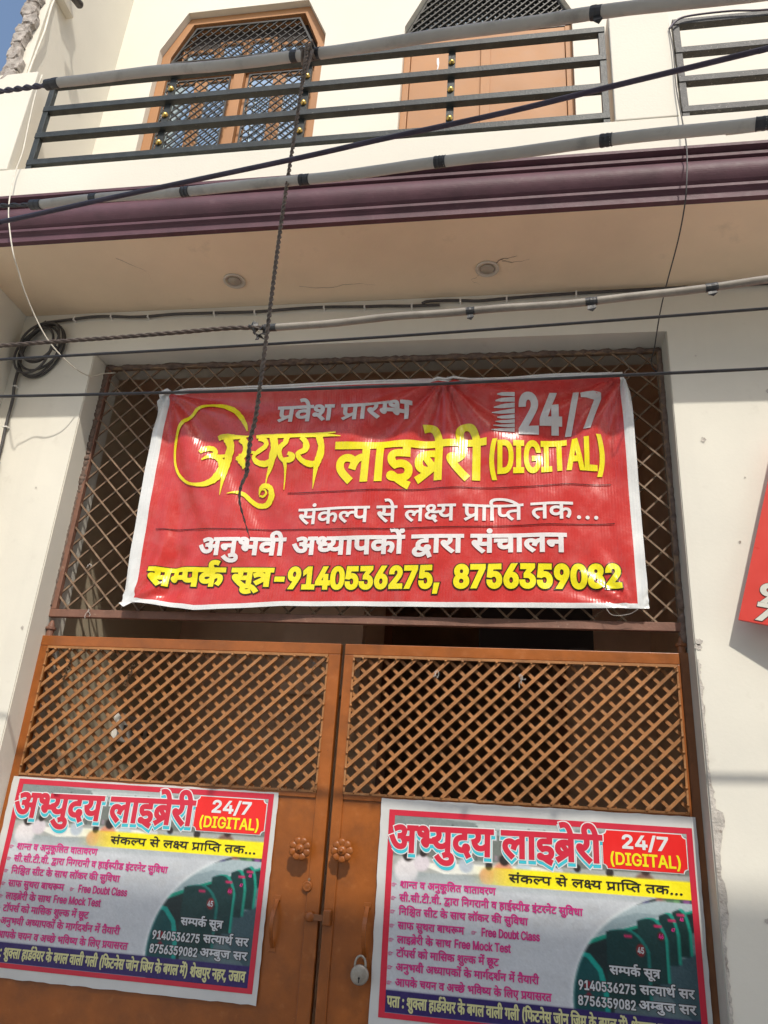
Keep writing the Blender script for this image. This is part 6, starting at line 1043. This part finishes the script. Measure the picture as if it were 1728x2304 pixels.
# cable clipped under the soffit, its coil in the corner and its drop
wc = thing('wall_cable', 'black cable clipped along the wall under the soffit, coiled in the left corner', 'cable', (-.2, -.014, 2.5))
CB = [(-0.2225,-0.014,3.3069),(-0.1116,-0.012,3.3189),(-0.0348,-0.012,3.326),(0.0435,-0.012,3.3243),(0.1221,-0.012,3.3171),(0.1986,-0.012,3.3164),(0.3112,-0.012,3.3215),(0.4655,-0.012,3.3189),(0.6261,-0.012,3.3159),(0.7696,-0.012,3.3211),(0.8936,-0.012,3.3229),(1.0469,-0.012,3.3168),(1.1193,-0.012,3.316),(1.2218,-0.012,3.3106),(1.3229,-0.012,3.3102)]
MB().tube(smooth_path(CB, 4), .0056, 8).build('cable_run', 'cable', wc, smooth=True)
MB().tube(smooth_path([(1.2596,-0.017,3.3157),(1.2887,-0.015,3.3264),(1.3977,-0.013,3.3244),(1.464,-0.013,3.3188),(1.5623,-0.013,3.3245),(1.6838,-0.013,3.3297),(1.8037,-0.012,3.3339),(1.9375,-0.012,3.3352),(2.0923,-0.012,3.3371),(2.3189,-0.012,3.3375),(2.4368,-0.012,3.3382),(3.4, -.012, 3.338)], 4), .0056, 8).build('cable_run', 'cable', wc, smooth=True)
r_ = random.Random(8); b = MB()
for k, (cx, cz, ra, rb, rot) in enumerate(((-.214, 3.178, .085, .121, -.22), (-.222, 3.172, .078, .112, -.15), (-.210, 3.186, .082, .108, -.34), (-.220, 3.190, .062, .080, -.1), (-.225, 3.160, .070, .104, -.25), (-.206, 3.196, .074, .088, -.45))):
    ring_ = []
    for i in range(41):
        a = 2*math.pi*i/40+k; x, z = ra*math.cos(a)*(1+.03*math.sin(3*a+k)), rb*math.sin(a); ring_.append((cx+x*math.cos(rot)-z*math.sin(rot), -.010-.008*k-.003*math.sin(a*2), cz+x*math.sin(rot)+z*math.cos(rot)))
    b.tube(ring_, .0046, 8, cap=False)
b.build('coil', 'cable', wc, smooth=True)
MB().lathe([(.013, 0), (.014, .006), (.013, .016)], (-.150, -.032, 3.165), (.4, 0, .9), 10).build('coil_tie', 'tape', wc)
DR = [(-0.2225,-0.02,3.3069),(-0.2645,-0.018,3.2669),(-0.2874,-0.014,3.2129),(-0.2962,-0.014,3.1589),(-0.2914,-0.014,3.1148),(-0.2919,-0.014,3.0571),(-0.2882,-0.014,3.0094),(-0.2801,-0.014,2.9623),(-0.2801,-0.012,2.8884),(-0.2785,-0.012,2.8339),(-0.2739,-0.012,2.769),(-0.2722,-0.012,2.6922),(-0.2621,-0.012,2.5642),(-.262,-.012,1.4)]
MB().tube(smooth_path(DR, 4), .0058, 8).build('cable_drop', 'cable', wc, smooth=True)
for x, z in ((-.1116, 3.3189), (.0435, 3.3243), (.1986, 3.3164), (.4655, 3.3189), (.6261, 3.3159), (.8936, 3.3229), (1.0469, 3.3168), (1.2218, 3.3106), (1.3977, 3.3244), (1.5623, 3.3245), (1.8037, 3.3339)):
    MB().box(x-.003, x+.003, -.0195, -.0002, z-.0085, z+.0072).build('clip', 'clip', wc, bevel=.001)
for x, z in ((-.2885, 3.0175), (-.279, 2.842)): MB().box(x-.009, x+.010, -.0195, -.0002, z-.003, z+.003).build('clip', 'clip', wc, bevel=.001)
# conduit and camera on the upper side wall
cd = [(-.330, -.38, 4.95), (-.330, -.37, 4.785), (-.330, -.360, 4.70), (-.328, -.364, 4.65), (-.322, -.376, 4.548), (-.320, -.381, 4.491), (-.324, -.384, 4.41), (-.328, -.392, 4.328), (-.330, -.393, 4.266), (-.330, -.389, 4.215)]
cd = [(x, max(y, -.366), z) for x, y, z in cd]
tag(MB().tube(smooth_path(cd, 5), .0048, 8).build('wall_conduit', 'whitecable', smooth=True), 'thin white conduit winding down the upper side wall beside the broken brick edge', 'conduit')
cm = thing('security_camera', 'dark security camera on the upper side wall, cut by the top of the photo', 'camera', (-.26, -.33, 4.74))
MB().lathe([(.001, -.002), (.013, 0), (.0165, .004), (.0175, .012), (.0175, .075), (.012, .082)], (-.262, -.372, 4.728), (.1, 1, .25), 18).build('body', 'cable', cm, smooth=True)
MB().lathe([(.011, 0), (.010, .002), (.006, .003)], (-.262, -.374, 4.7275), (-.1, -1, -.25), 16).build('lens', 'oppdark', cm, smooth=True)
MB().tube([(-.258, -.33, 4.745), (-.285, -.33, 4.79), (-.334, -.33, 4.80)], .006, 8).box(-.334, -.318, -.36, -.29, 4.76, 4.84).build('bracket', 'pvc', cm)
tag(MB().box(-.3345, -.300, -.355, -.262, 4.72, 4.80).build('shadow_casting_box', 'cream_up', bevel=.003), 'small box added on the upper side wall to cast a long shadow below it', 'shadow box')  # added for the wedge of shadow it throws down the wall
tag(MB().lathe([(.010, 0), (.014, .01), (.012, .03), (.006, .04)], (XS+.0005, -.06, 2.895), (1, -.2, -.2), 8).build('rusty_bracket', 'mortar'), 'rusty stub sticking out of the side wall at the left edge', 'bracket')

# ------------------------------------------------------------------ the house across the lane (behind the camera): it shades the street and the foot of the gate
op = thing('opposite_house', 'tall house across the lane whose roof shades the foot of the gate', 'house', (1., -4.6, Z0))
MB().box(.1, 5.2, -6.6, -4.0, Z0, 5.8999).build('wall', 'opp', op)
MB().box(.1, 5.2, -4.12, -3.92, 5.90, 5.965).build('coping', 'opp', op)
for x in (.4, 2.1, 3.8):
    for z in (1.2, 3.3): MB().box(x, x+.9, -4.0, -3.985, z, z+1.0).build('window', 'oppdark', op)
